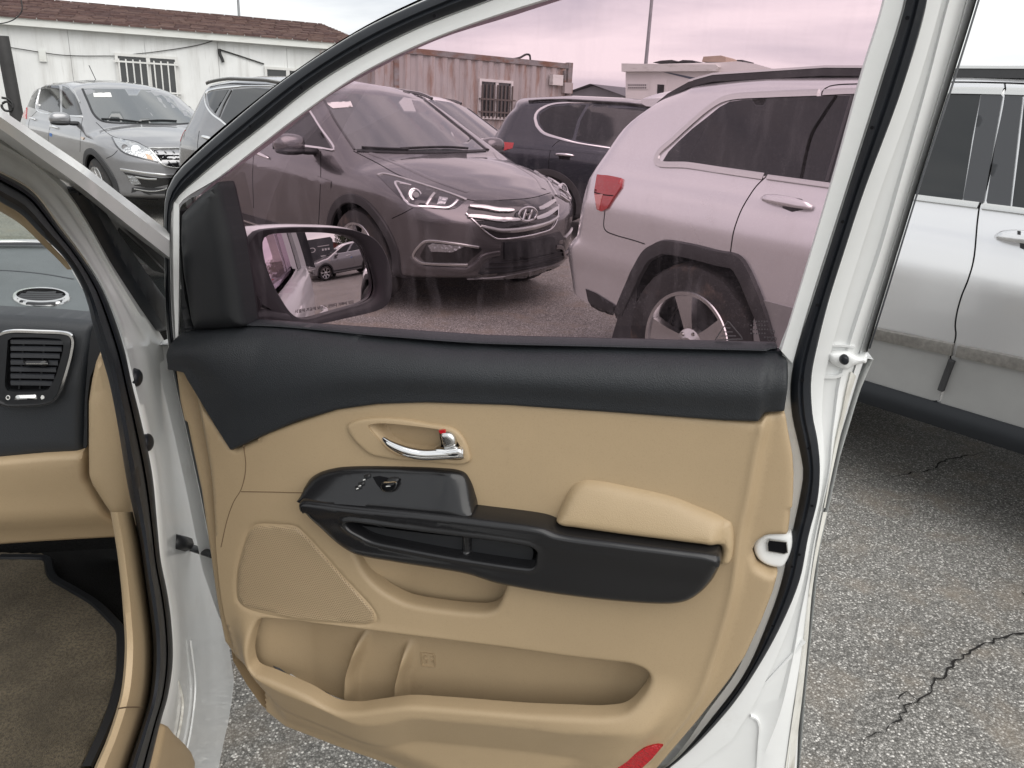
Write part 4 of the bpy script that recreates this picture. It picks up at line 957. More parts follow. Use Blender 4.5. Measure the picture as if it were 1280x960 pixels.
# dark post with wire at the far left
PP = hit(6, 110, HP.O + HP.n * .8, HP.n)
M['darkwood'] = mat('dark_painted_steel', (.035, .034, .034), .6, 0, vary=(4, .3))
b_ = Vector((PP.x, PP.y, 0)); e = empty('utility_post', b_, label='dark leaning post with a loop of black wire at the left end of the hut', cat='post')
ptube('post', [hit(22, 150, HP.O + HP.n * .8, HP.n) * 1, hit(2, 45, HP.O + HP.n * .8, HP.n)], .11, M['darkwood'], e, n=10)
q1 = hit(22, 150, HP.O + HP.n * .8, HP.n); ptube('footing', [Vector((q1.x, q1.y, 0)), q1], .12, M['darkwood'], e, n=10)
ptube('wire', curve3([hit(x, y, HP.O + HP.n * .8, HP.n) for x, y in ((22, -12), (27, 3), (27, 14), (18, 24), (4, 29), (-12, 30))]), .010, M['cable'], e, n=6)
ptube('wire_coil', curve3([hit(x, y, HP.O + HP.n * .9, HP.n) for x, y in ((2, 122), (10, 124), (16, 130), (14, 138), (6, 138), (2, 132), (8, 127), (17, 134))], 30), .022, M['cable'], e, n=6)
# ================================================================== the white van we look out of
van = empty('white_van', (-1.2, 1.6, 0), 0, label='white van with its front passenger door swung wide open, beige and charcoal interior', cat='van')
AL = R(-12); TZ = math.tan(R(11))
class Door:
    """door frame: u along the door from the hinge side, v height above the belt line, o towards the cabin side"""
    def __init__(s):
        s.e = Vector((math.cos(AL), math.sin(AL), 0)); s.n = Vector((math.sin(AL), -math.cos(AL), 0)); s.O = Vector((0, 1.085, 1.11))
    def lean(s, v): return TZ * (np.sqrt(v * v + .0016) + v) / 2
    def pt(s, u, v, o): return s.O + s.e * float(u) + UP * float(v) + s.n * float(o + s.lean(v))
    def uv(s, x, y, o=0):
        v = 0
        for _ in range(12):
            p = hit(x, y, s.O + s.n * float(o + s.lean(v)), s.n) - s.O; v = p.z
        return p.dot(s.e), p.z
    def px(s, x, y, o=0): return s.pt(*s.uv(x, y, o), o)
D = Door()
BY = Vector((.21, -.978, 0)).normalized(); BN = Vector((.978, .21, 0)).normalized()      # backwards along the body; outwards from it
class Body(Plane):
    def __init__(s): s.O = Vector((-.56, 1.12, .8)); s.e1 = -BY; s.e2 = UP; s.n = BN
B = Body()
door = bpy.data.objects.new('door', None)
def bez(P): return P
def loft(name, lines, m, fr=None, n=60, parent=None, closed=False, smooth=True, auto=45, thick=0, px=True):
    """skin between polylines: (points in photo pixels, offset in frame)"""
    fr = fr or D; rows = []
    for l in lines:
        pts, o = l[0], l[1]
        r = resample(pts, n=n + (1 if closed else 0), closed=closed, smooth=smooth); rows.append([fr.px(x, y, o) for x, y in r[:n]])
    V = [p for r in rows for p in r]; f = grid_faces(len(rows), n, closed)
    o = mesh(name, V, f, m, parent, auto=auto); return o
def relief(name, poly, hf, m, fr=None, ref=0, step=.006, parent=None, skirt=.02, smooth=False, rings=(), lines=(), holes=(), raw=False, dense=.5, sk=None, auto=38):
    """a panel traced on its own plane and given relief: hf(uv, distance to the outline) -> offset"""
    fr = fr or D
    def cv(P, closed=True, st=step * dense, sm=smooth):
        uv = [fr.uv(x, y, ref) for x, y in P]; return resample(uv, step=st, closed=closed, smooth=sm)
    P = cv(poly); L_ = [cv(l, False, step * .5, True) for l in lines]; Hs = [cv(h, True, step * .5, smooth) for h in holes]
    v, f, lp = tri_region(P, step, rings, L_, Hs)
    d = sdist(v, P); o = hf(v, d); V = [fr.pt(a, b, c) for (a, b), c in zip(v, o)]
    for l in lp:
        nb = len(V)
        for i in l: V.append(fr.pt(v[i][0], v[i][1], (o[i] - skirt) if sk is None else sk))
        for k in range(len(l)):
            k2 = (k + 1) % len(l); f.append((l[k], l[k2], nb + k2, nb + k))
    ob = mesh(name, V, f, m, parent, auto=None)
    fixn(ob.data); ob.data.set_sharp_from_angle(angle=R(auto)); return ob
def dome(h, r): return lambda v, d: h * np.sqrt(np.maximum(0, 1 - (1 - np.clip(d / r, 0, 1)) ** 2))
def S_(poly, ref, fr=None, step=.004, smooth=True, closed=True):
    fr = fr or D; return resample([fr.uv(x, y, ref) for x, y in poly], step=step, closed=closed, smooth=smooth)
def ribbon(name, pts, w, m, fr=None, o=0, th=.002, parent=None, closed=False, smooth=True, n=None):
    """thin strip laid on a frame surface"""
    fr = fr or D; uv = resample([fr.uv(x, y, o if not callable(o) else .045) for x, y in pts], n=n or len(pts) * 8, closed=closed, smooth=smooth); V = []; k_ = len(uv)
    for i, q in enumerate(uv):
        a = uv[(i - 1) % k_] if closed or i else q; b = uv[(i + 1) % k_] if closed or i < k_ - 1 else q; t = (b - a) / max(1e-9, np.linalg.norm(b - a)); nn = np.array([-t[1], t[0]]) * w / 2
        oo = o(q) if callable(o) else o
        for s_, h in ((-1, -.001), (-.7, th), (.7, th), (1, -.001)): V.append(fr.pt(*(q + nn * s_), oo + h))
    f = [(i * 4 + k, i * 4 + k + 1, ((i + 1) % k_) * 4 + k + 1, ((i + 1) % k_) * 4 + k) for i in range(k_ if closed else k_ - 1) for k in range(3)]
    return mesh(name, V, f, m, parent, auto=50)
def vspan(v, poly):
    """position of each point between the top (0) and the bottom (1) of an outline at its own u"""
    u = v[:, 0]; top = np.full(len(v), -9.); bot = np.full(len(v), 9.)
    for p, q in zip(poly, np.roll(poly, -1, 0)):
        lo, hi = min(p[0], q[0]), max(p[0], q[0]); m_ = (u >= lo) & (u <= hi)
        if hi - lo < 1e-9: continue
        y = p[1] + (q[1] - p[1]) * (u - p[0]) / (q[0] - p[0]); top = np.where(m_, np.maximum(top, y), top); bot = np.where(m_, np.minimum(bot, y), bot)
    return np.clip((top - v[:, 1]) / np.maximum(top - bot, 1e-4), 0, 1)
# ---------------- door: white metal
doorp = D.px(215, 600, -.05)
dsheet_poly = [(226, 262), (300, 300), (306, 420), (640, 440), (975, 436), (992, 455), (999, 560), (1004, 590), (997, 635), (987, 680), (975, 733), (960, 776), (932, 839), (893, 893), (833, 959), (770, 980), (680, 965), (560, 925), (480, 890), (400, 860), (350, 830), (325, 795), (304, 750), (285, 700), (262, 610), (246, 550), (230, 480), (224, 430)]
door = relief('front_door', dsheet_poly, lambda v, d: -.045 + 0 * d, M['white'], ref=-.045, step=.03, parent=van, skirt=.01)
DP_ = dict(parent=door)
# weatherstrip outer and inner edges, all the way round
ws_in = [(217.6, 254), (250.8, 219), (329, 156), (387.5, 109), (450, 70), (524, 33), (610, 0), (700, -34), (820, -66), (960, -88), (1060, -92), (1118, -72), (1136, -30), (1133, 0), (1099, 114), (1059, 240), (1035, 316), (1012, 388), (997.5, 432), (991, 459), (987.8, 485), (990, 519), (999, 560), (1004, 590), (1001, 614), (997, 635), (987, 680), (975, 733), (960, 776), (932, 839), (893, 893), (833, 959), (770, 985), (680, 975), (560, 930), (480, 895), (400, 865), (345, 830), (318, 790), (296, 745), (276, 700), (257, 610), (240, 535), (226, 480), (219, 440), (215, 400), (213, 300)]
ws_out = [(208, 242), (219.5, 219), (240, 198), (329, 121), (387.5, 78), (450, 39), (505, 12), (570, -16), (680, -66), (820, -104), (960, -126), (1080, -132), (1150, -108), (1166, -40), (1159, 0), (1128, 110), (1080, 240), (1057, 310), (1035, 380), (1022, 432), (1016, 460), (1014, 480), (1016, 519), (1022, 550), (1025, 585), (1022, 625), (1010.5, 671), (1000.7, 721.6), (983, 768), (952, 827), (909, 889.5), (838.6, 959), (775, 996), (680, 988), (555, 942), (474, 906), (394, 876), (338, 840), (310, 797), (287, 750), (268, 700), (249, 610), (232.5, 535), (220, 482), (212, 440), (208, 400), (206, 300)]
def blend(a, b, t): 
    n = 240; A = resample(a, n=n + 1, closed=True); Bq = resample(b, n=n + 1, closed=True); return A[:n] * (1 - t) + Bq[:n] * t
WI, WO = resample(ws_in, n=241, closed=True)[:240], resample(ws_out, n=241, closed=True)[:240]
# match each inner point to the closest outer point so the section stays square to the path
def mate(A, Bp):
    Bd = resample(Bp, n=1600, closed=True); res = []
    for p in A: res.append(Bd[np.argmin(np.linalg.norm(Bd - p, axis=1))])
    return np.array(res)
WO = mate(WI, ws_out)
def ring(name, rows, m, parent=door, fr=D, auto=45):
    n = len(rows[0][0]); V = [fr.px(x, y, o[i] if hasattr(o, '__len__') else o) for P, o in rows for i, (x, y) in enumerate(P)]
    return mesh(name, V, grid_faces(len(rows), n, True), m, parent, auto=auto)
# white flange under and outside the strip
OUTER = [(207, 240), (219, 215), (240, 194), (329, 118), (387.5, 75), (450, 36), (503, 9), (565, -20), (670, -70), (820, -112), (960, -136), (1100, -150), (1225, -140), (1232, -40), (1221, 0), (1185, 115), (1145, 240), (1124, 310), (1102, 380), (1084, 436), (1075, 462), (1068, 480), (1060, 510), (1046, 560), (1038, 590), (1032, 625), (1022, 671), (1014, 737), (1008, 790), (1002, 850), (998, 900), (992, 960), (985, 1040), (930, 1070), (800, 1040), (670, 998), (548, 950), (468, 914), (388, 884), (332, 848), (304, 803), (282, 752), (265, 702), (247, 611), (231, 536), (218.5, 483), (210, 440), (206, 400), (204.5, 300)]
WX = mate(WO, OUTER)
# keep the outer ring monotone: for the wide right side use arc-length matching instead
def ringm(a, b, n=240):
    return mate(resample(a, n=n + 1, closed=True)[:n], b)
rgt_ = WI[:, 0] > 830
ring('door_flange', [(WI * 1.9 - WO * .9, np.where(rgt_, -.008, -.055)), (WI * 1.4 - WO * .4, np.where(rgt_, -.004, -.05)), (WI * 1.15 - WO * .15, -.001), (WI, 0.0), (WO, 0.0), (WO * .7 + WX * .3, -.004)], M['white'])
ring('weatherstrip', [(WI, .002), (WI * .93 + WO * .07, .008), (WI * .62 + WO * .38, .0125), (WI * .5 + WO * .5, .0095), (WI * .38 + WO * .62, .012), (WI * .08 + WO * .92, .009), (WO, .002)], M['rubber'], auto=60)
k = 0
for (x, y) in ((543, 20), (451, 62), (377, 110), (313, 158), (1133.7, 22.5), (1089.7, 159.5), (1053, 277), (1022, 381), (1003, 475), (1011, 560), (999, 693), (990, 708), (966, 782), (1015, 632)):
    c = D.px(x, y, .012); V = [c] + [c + (D.e * math.cos(q * math.pi / 5) + UP * math.sin(q * math.pi / 5)) * .0021 for q in range(10)]
    mesh('strip_hole', [p + D.n * .001 for p in V], [(0, q + 1, (q + 1) % 10 + 1) for q in range(10)], M['void'], door)
# window reveal (white band around the glass), left/top/right
gl_in = [(223, 300), (223, 258), (274, 223), (329, 180), (383.6, 139), (450, 94), (524, 57), (590.6, 31), (688, 0), (790, -26), (900, -44), (1010, -52), (1085, -50), (1106, -30), (1103, 0), (1075, 93), (1038, 227.5), (989.7, 390), (975, 437)]
gl_out = [(215, 300), (216.5, 255), (250.8, 220), (329, 157), (387.5, 110), (450, 71), (524, 34), (610, 1), (700, -33), (820, -65), (960, -87), (1060, -91), (1117, -71), (1135, -30), (1132, 0), (1098, 114), (1058, 240), (1011, 388), (992, 456)]
GI = resample(gl_in, n=140); GO = resample(gl_out, n=140)
GO = np.array([resample(gl_out, n=900)[np.argmin(np.linalg.norm(resample(gl_out, n=900) - p, axis=1))] for p in GI[::1]]) if False else GO
ring_ = lambda rows, name, m: mesh(name, [D.px(x, y, o) for P, o in rows for x, y in P], grid_faces(len(rows), len(rows[0][0])), m, door, auto=50)
ring_([(GO, .000), (GO * .92 + GI * .08, .004), (GO * .5 + GI * .5, .003), (GO * .1 + GI * .9, .004), (GI, .001), (GI, -.008), (GI, -.05)], 'window_reveal', M['white'])
loft('reveal_band', [([(214.5, 252), (213.5, 300), (214, 360), (216, 400), (219.5, 430), (222, 438)], .001), ([(217, 251), (216.5, 300), (217, 360), (218.5, 400), (220, 430), (222, 438)], .006), ([(224, 256), (224, 300), (223.5, 360), (223, 400), (222.5, 430), (222.4, 438)], .004), ([(225, 258), (226, 300), (226, 360), (225, 400), (223.5, 430), (222.6, 438)], -.01)], M['white'], parent=door, n=24)
# outer part of the rear edge: stepped white metal down to the outer skin
c0_ = [(1160, -40), (1159, 0), (1128, 110), (1080, 240), (1057, 310), (1035, 380), (1022, 432), (1016, 460), (1014, 480), (1016, 519), (1022, 550), (1025, 585), (1022, 625), (1010.5, 671), (1000.7, 721.6), (983, 768), (952, 827), (909, 889.5), (838.6, 959), (760, 1035)]
def between(a, b, t): return [(x0 + (x1 - x0) * t, y0 + (y1 - y0) * t) for (x0, y0), (x1, y1) in zip(a, b)]
c3_ = [(1232, -40), (1221, 0), (1190, 100), (1145, 240), (1124, 310), (1102, 380), (1085, 434), (1076, 462), (1070, 480), (1058, 520), (1049, 550), (1041, 585), (1032, 625), (1022, 671), (1015, 725), (1011, 770), (1006, 830), (999, 893), (996, 959), (990, 1040)]
cr_ = [(1200, -40), (1187, 0), (1160, 104), (1122, 240), (1102, 310), (1077, 385), (1062, 432), (1054, 462), (1049, 482), (1044, 519), (1040, 550), (1037, 585), (1029, 625), (1019, 671), (1010, 723), (1001, 768), (990, 828), (975, 892), (950, 959), (930, 1038)]
cg_ = [(1214, -40), (1206, 0), (1177, 102), (1135, 240), (1114, 310), (1092, 382), (1075, 434), (1066, 462), (1060, 482), (1052, 520), (1045, 550), (1039.5, 585), (1031, 625), (1021, 671), (1013, 724), (1008, 769), (1001, 829), (990, 893), (981, 959), (970, 1039)]
loft('shut_face', [(c0_, .001), (between(c0_, cr_, .10), -.006), (between(c0_, cr_, .55), -.010), (between(c0_, cr_, .88), -.010), (cr_, -.006), (between(cr_, cg_, .5), -.010), (cg_, -.016), (between(cg_, c3_, .12), -.020), (between(cg_, c3_, .26), -.015), (between(cg_, c3_, .8), -.021), (c3_, -.028), (c3_, -.085)], M['white'], parent=door, n=150, auto=30)
loft('edge_sealer', [([(1062, 466), (1057, 485), (1050, 520), (1042, 555), (1036, 590), (1029, 635)], -.0145), ([(1064, 464), (1059, 485), (1052, 520), (1044, 556), (1038, 590), (1030, 635)], -.0105), ([(1070, 470), (1064, 490), (1055, 525), (1047, 560), (1040, 592), (1031.5, 635)], -.017)], M['whitedirty'], parent=door, n=30)
loft('edge_grime', [([(1029, 640), (1019, 690), (1011, 740), (1004, 800), (996, 860), (986, 930), (978, 985)], -.0145), ([(1034, 640), (1023, 690), (1015, 740), (1010, 800), (1004, 860), (996, 930), (991, 985)], -.018)], M['whitedirty'], parent=door, n=30)
loft('outer_glass_seal', [([(1233, -40), (1222, 0), (1191, 100), (1146, 240), (1103, 380), (1085.5, 436)], -.028), ([(1237, -40), (1225, 0), (1194, 100), (1148.5, 240), (1105.5, 380), (1088, 436)], -.034), ([(1237, -40), (1225, 0), (1194, 100), (1148.5, 240), (1105.5, 380), (1088, 436)], -.13)], M['rubber'], parent=door, n=40)
# crossing steps at belt level and stamped lines near the bottom
relief('buffer_boss', [(1036, 441), (1050, 438.5), (1064, 439.5), (1074, 445), (1084, 444), (1083.5, 454), (1075, 455.5), (1067, 458), (1058, 463), (1042, 457), (1035, 449)], lambda v, d: -.009 + dome(.010, .008)(v, d), M['white'], ref=-.005, step=.004, parent=door, smooth=True, rings=(.002, .005))
c = D.px(1055, 449, -.002)
bf = relief('rubber_buffer', [(1055 + 6.3 * math.cos(t), 449 + 6.3 * math.sin(t)) for t in np.linspace(0, 2 * math.pi, 17)[:-1]], lambda v, d: .001 + dome(.008, .004)(v, d), M['rubber'], ref=0, step=.002, parent=door, smooth=True, rings=(.001, .0025))
ribbon('pressed_step', [(1023, 432), (1040, 431), (1056, 431.5), (1068, 433)], .004, M['white'], o=-.010, th=.005, parent=door)
ribbon('pressed_step', [(1017, 470), (1032, 470), (1046, 469.5), (1053, 466)], .006, M['white'], o=-.010, th=.005, parent=door)
ribbon('pressed_step', [(938, 894), (945, 897), (949, 905), (948, 930), (946, 962)], .004, M['white'], o=-.009, th=.004, parent=door)
ribbon('pressed_step', [(1006, 800), (960, 850), (905, 905), (860, 952)], .006, M['white'], o=-.010, th=.003, parent=door)
# ---------------- trim panel
SP = [(322, 655), (345, 655), (370, 658), (384, 670), (427, 718), (469, 765), (471, 776), (462, 780), (420, 777.6), (359, 770.5), (306, 757), (298, 750), (296, 740), (297, 712), (306, 677), (313, 661)]
PK = [(327.5, 772), (352, 773), (420, 782), (490, 792), (557.5, 801), (640, 812), (716, 823), (760, 828), (791, 832), (808, 840), (812.6, 849), (809, 859), (801.6, 868), (784, 880), (757, 882.6), (710, 880), (660, 877), (585, 871), (550, 868.5), (516, 867), (482, 871), (450, 875), (424, 872), (391, 854), (349, 836), (324, 825), (319.7, 811), (320, 790), (323, 777)]
PU = [(440, 672), (450, 706), (458, 720), (473, 735), (489, 745.5), (509, 754.5), (557.5, 763), (590, 766), (606, 766), (618, 762), (624, 755), (631, 738), (640, 700), (560, 680)]
HB = [(436, 531), (445, 525), (467.5, 521), (500, 522), (535, 527.5), (567.5, 534), (580, 545), (587.5, 562.5), (589, 574), (582.5, 578), (535, 576), (485, 571), (465, 566), (450, 554), (440, 542)]
HR = [(463, 530), (472.5, 527), (490, 527), (510, 529), (535, 532), (560, 537), (572.5, 547.5), (581, 565), (580, 571), (550, 571), (525, 570), (500, 567), (485, 558), (474, 545)]
TR = [(222, 457), (262, 462), (262, 495), (300, 556), (345, 535), (430, 505), (500, 496), (640, 498), (750, 505), (850, 512), (948, 519), (955, 512), (980, 511), (983, 530), (989, 562), (990.5, 585), (990, 610), (987, 650), (985, 664), (958, 664.5), (946, 672), (940, 685), (946, 702), (960, 710), (973, 711), (967, 733), (952, 772), (932, 815), (912, 848), (874, 897), (823, 957), (770, 990), (660, 1012), (560, 1000), (480, 966), (420, 945), (350, 918), (318, 893), (300, 868), (288, 830), (276, 760), (266, 690), (253, 610), (239, 550), (228, 500)]
fold = [(247, 452), (250, 492), (258, 540), (265, 585), (269, 640), (272, 695), (280, 760), (296, 820), (318, 872)]
ridge = [(952, 515), (951, 535), (945, 560), (934, 620), (925, 660), (920, 700), (915, 735), (905, 775), (889, 826), (874, 866), (858, 893), (828, 930), (800, 960)]
REF = .04
uSP, uPK, uPU, uHR = (S_(q, REF) for q in (SP, PK, PU, HR)); uTR = resample([D.uv(x, y, .006 if (x < 300 and y < 840) else (.008 if x > 930 else (.014 if x > 810 else .022))) for x, y in TR], step=.004, closed=True, smooth=False)
uF = S_(fold, REF, closed=False); uR = S_(ridge, REF, closed=False)
lefto = S_([(222, 457), (228, 500), (239, 550), (253, 610), (266, 690), (276, 760), (288, 830), (300, 868), (318, 893)], REF, closed=False)
vT, vL, vB = D.uv(560, 790, REF)[1], D.uv(560, 880, REF + .03)[1], D.uv(560, 985, REF)[1]
lowf = S_([(305, 835), (341, 858), (398, 882), (448, 903), (480, 903), (513, 896), (560, 899), (660, 908), (712, 914.5), (839, 916)], REF + .03, closed=False)
fins = [S_([(447, 806), (438, 818), (431, 838), (425, 858), (424, 874)], REF, closed=False), S_([(501, 820), (496, 832), (492, 850), (488, 866), (487, 872)], REF, closed=False)]
def side_of(P, line):
    """signed: + right of a polyline that runs top to bottom"""
    y = P[:, 1]; o = np.argsort(line[:, 1]); return P[:, 0] - np.interp(y, line[o, 1], line[o, 0])
def trim_h(v, d):
    h = np.full(len(v), .042)
    dl = dist(v, lefto, False); df = dist(v, uF, False); sd_ = side_of(v, uF)
    w = np.where(sd_ < 0, dl / (dl + df + 1e-9), 1); h = h * (1 - (1 - w) ** 1.3)
    dr_ = side_of(v, uR); h = h - .014 * sst(dr_, 0, .018)
    h = h + .0035 * np.exp(-(dr_ / .005) ** 2) * (v[:, 1] < 0)
    # lower bulge that carries the map pocket
    low = side_of(v[:, ::-1], lowf[:, ::-1])           # + above the fold line
    b = 1 - sst(v[:, 1], vL, vT); c_ = sst(d, .0, .09) * (dr_ < 0.02) * (1 - sst(dr_, -.05, .0)) * sst(sd_, -.005, .05)
    h = h + .032 * b * c_
    h = h - np.where(low < 0, np.minimum(-low * .42, .034), 0) * sst(-low, -.002, .006) * sst(-dr_, .0, .12)
    # rolled outer edge
    h = h - .020 * (1 - np.sqrt(np.maximum(0, 1 - (1 - np.clip(d / .011, 0, 1)) ** 2))) * np.where(v[:, 1] > D.uv(400, 560, REF)[1], .25, 1)
    # map pocket, upper bin, handle recess, loudspeaker rebate
    for q_ in (uPK, uPU):
        s = sdist(v, q_); e_ = np.clip(-s / .009, 0, 1)
        h = h - .009 * (1 - np.sqrt(np.maximum(0, 1 - (1 - e_) ** 2)))
    s = sdist(v, uHR); h = h - np.where(s > 0, .020 * sst(s, 0, .006), 0)
    s = sdist(v, uSP); h = h - .0022 * np.exp(-(s / .0022) ** 2) 
    return h
off = lambda L_, e: L_ + np.array([e, 0])
def inset(P, e):
    nx = np.roll(P, -1, 0) - np.roll(P, 1, 0); nn = np.stack([-nx[:, 1], nx[:, 0]], 1); nn /= np.linalg.norm(nn, axis=1)[:, None]
    a = .5 * np.sum(P[:, 0] * np.roll(P, -1, 0)[:, 1] - np.roll(P, -1, 0)[:, 0] * P[:, 1]); return P + nn * e * (1 if a > 0 else -1)
def tpanel():
    P = resample(uTR, step=.004, closed=True, smooth=False); st = .0062
    L_ = [uF, lowf] + [off(uR, e) for e in (-.008, -.004, 0, .004, .008, .012, .017)]
    for q in (uPK, uPU): L_ += [inset(q, e) for e in (-.010, -.0075, -.005, -.003, -.0015)]
    L_ += [inset(uHR, e) for e in (-.004, 0, .003, .006)]
    L_ += [inset(uSP, e) for e in (-.003, -.0012, 0, .0012, .003)]
    v, f, lp = tri_region(P, st, (.002, .0045, .008, .012), L_, [uPK, uPU]); d = sdist(v, P); o = trim_h(v, d)
    V = [D.pt(a, b, c) for (a, b), c in zip(v, o)]
    for m_, l in enumerate(lp):
        nb = len(V)
        for i in l: V.append(D.pt(v[i][0], v[i][1], -.003 if m_ == 0 else o[i] - .022))
        f += [(l[k], l[(k + 1) % len(l)], nb + (k + 1) % len(l), nb + k) for k in range(len(l))]
    ob = mesh('trim_panel', V, f, M['beige'], door, auto=None); fixn(ob.data); ob.data.set_sharp_from_angle(angle=R(70)); return ob
trim = tpanel()
def liner(name, poly, hf, st, fins_=()):
    P = resample(poly, step=st * .6, closed=True); L_ = []
    for F_ in fins_: L_ += [off(F_, e) for e in (-.009, -.005, -.002, 0, .003, .007, .012, .018)]
    v, f, lp = tri_region(P, st, (), L_); o = hf(v, sdist(v, P)); V = [D.pt(a, b, c) for (a, b), c in zip(v, o)]
    ob = mesh(name, V, f, M['beige'], door, auto=None); fixn(ob.data); ob.data.set_sharp_from_angle(angle=R(80)); return ob
def pk_h(v, d):
    u0_, u1_ = uPK[:, 0].min(), uPK[:, 0].max(); top = vspan(v, PKL)
    x = v[:, 0] - u0_; lim = .015 + .10 * np.clip((uPK[:, 1].max() - v[:, 1]) / .10, 0, 1) ** 1.4      # curved front wall of the bin
    h = -.016 + .034 * (1 - sst(x, -.01, .085)) + .018 * (1 - sst(u1_ - v[:, 0], -.005, .05)) + .014 * (1 - sst(top, 0, .12))
    fin = np.zeros(len(v))
    for F_, tp in zip(fins, (.034, .031)):
        q = side_of(v, F_); t_ = sst(F_[:, 1].max() - .004 - v[:, 1], 0, .045)
        fin = np.maximum(fin, tp * t_ * np.where(q < 0, np.exp(-(q / .0045) ** 2), np.exp(-(q / .0085) ** 2)))
    return h + fin
fins = [resample(np.vstack([F_, F_[-1] + np.array([[-.001, -.03], [-.001, -.06]])]), step=.003) for F_ in fins]
def deepen(P, e, dz):
    Q = inset(P, -e); w_ = vspan(Q, Q); c_ = Q[:, 0]; lo = np.interp(c_, [c_.min(), c_.min() + .006, c_.max() - .015, c_.max()], [.5, 1, 1, .4])
    Q[:, 1] = np.where(w_ > .5, Q[:, 1] - dz * lo, Q[:, 1]); return Q
PKL = deepen(uPK, .016, .05)
liner('pocket_liner', PKL, pk_h, .006, fins)
PUL = deepen(uPU, .012, .04)
PB = inset(uPK, -.03); PB[:, 1] = np.minimum(PB[:, 1], uPK[:, 1].max() - .02)
liner('pocket_back', PB, lambda v, d: -.03 + 0 * d, .02)
uu0, uu1 = uPU[:, 0].min(), uPU[:, 0].max()
liner('bin_liner', PUL, lambda v, d: -.006 + .03 * (1 - sst(v[:, 0] - uu0, .0, .09)) + .02 * (1 - sst(uu1 - v[:, 0], .0, .02)), .007)
TH_ = lambda x, y: float(trim_h(np.array([D.uv(x, y, REF)]), np.array([.05]))[0])
def on_trim(e=0): return lambda q: float(trim_h(np.array([q]), np.array([.05]))[0]) + e
# perforated loudspeaker cover
def grille_mat():
    m = mat('perforated_beige_plastic', (.385, .288, .175), .5, 0); t = m.node_tree; b = t.nodes['Principled BSDF']; n = t.nodes.new; l = t.links.new
    tcn = n('ShaderNodeTexCoord'); sp = n('ShaderNodeSeparateXYZ'); l(tcn.outputs['Object'], sp.inputs[0])
    def M_(op, a, b_=None):
        q = n('ShaderNodeMath'); q.operation = op
        for i, s in enumerate((a, b_)):
            if s is None: continue
            if isinstance(s, (int, float)): q.inputs[i].default_value = s
            else: l(s, q.inputs[i])
        return q.outputs[0]
    x = M_('MULTIPLY', sp.outputs[0], 1 / .0034); z = M_('MULTIPLY', sp.outputs[2], 1 / .0034)
    row = M_('FLOOR', z); x2 = M_('ADD', x, M_('MULTIPLY', M_('MODULO', row, 2), .5))
    fx = M_('SUBTRACT', M_('FRACT', x2), .5); fz = M_('SUBTRACT', M_('FRACT', z), .5)
    r = M_('SQRT', M_('ADD', M_('MULTIPLY', fx, fx), M_('MULTIPLY', fz, fz)))
    k = n('ShaderNodeMapRange'); k.inputs[1].default_value = .22; k.inputs[2].default_value = .34; l(r, k.inputs[0])
    mm = n('ShaderNodeMix'); mm.data_type = 'RGBA'; l(k.outputs[0], mm.inputs[0]); mm.inputs[6].default_value = (.215, .155, .09, 1); mm.inputs[7].default_value = (.385, .288, .175, 1); l(mm.outputs[2], b.inputs['Base Color'])
    bp = n('ShaderNodeBump'); bp.inputs['Strength'].default_value = .8; bp.inputs['Distance'].default_value = .001; l(k.outputs[0], bp.inputs['Height']); l(bp.outputs[0], b.inputs['Normal'])
    return m
uSPi = [(x + (385 - x) * .025, y + (715 - y) * .03) for x, y in SP]
relief('speaker_grille', uSPi, lambda v, d: trim_h(v, d * 0 + .05) + .0015 * sst(d, 0, .002) + .0006, grille_mat(), ref=REF, step=.008, parent=door, skirt=.004, rings=(.001, .002))
ribbon('panel_seam', [(300, 615.5), (325, 615.8), (350, 616.3), (377, 617)], .0016, M['gapbeige'] if 'gapbeige' in M else M.setdefault('gapbeige', mat('trim_gap', (.13, .085, .045), .9)), o=on_trim(), th=.0006, parent=door)
ribbon('panel_seam', [(303, 557), (306, 580), (305, 595), (300, 613), (291, 628), (283, 650), (275, 685)], .0014, M['gapbeige'], o=on_trim(), th=.0006, parent=door)
# upper charcoal pad
UT = [(222, 413), (240, 412.5), (306, 408), (380, 414), (480, 421), (600, 429.5), (760, 434), (974, 439.5), (976, 449), (985, 454), (983.5, 480), (980, 511.5), (955, 513), (948, 520), (905, 519), (850, 515), (750, 508), (640, 500.5), (540, 497.5), (480, 499.5), (430, 506.5), (380, 521), (340, 538), (299, 557), (280, 527), (262, 496), (242, 461), (222, 457)]
uBot = S_([(222, 458), (242, 461), (262, 496), (299, 557), (380, 521), (480, 499.5), (640, 500.5), (750, 508), (850, 515), (948, 520), (984, 515)], REF, closed=False); uTop = S_([(222, 413), (306, 408), (480, 421), (600, 429.5), (760, 434), (974, 439.5)], 0.0, closed=False)
endr = S_([(958, 447), (951, 480), (946, 519)], REF, closed=False)
def up_h(v, d):
    a = dist(v, uTop, False); b = dist(v, uBot, False); w = a / (a + b + 1e-9)
    h = -.012 + .066 * np.sqrt(np.maximum(0, 1 - (1 - np.clip(w * 1.6, 0, 1)) ** 2.2)) - .006 * sst(w, .55, 1)
    h = h - .012 * sst(side_of(v, endr), 0, .012)
    return h - .010 * (1 - np.sqrt(np.maximum(0, 1 - (1 - np.clip(d / .006, 0, 1)) ** 2)))
relief('upper_trim', UT, up_h, M['navy'], ref=.02, step=.007, parent=door, sk=-.03, rings=(.002, .004, .007), auto=60)
ribbon('window_seal', [(306, 411.5), (380, 417), (480, 423.5), (600, 431.5), (760, 436.5), (977, 441.5)], .015, M['rubber'], o=-.010, th=.008, parent=door)
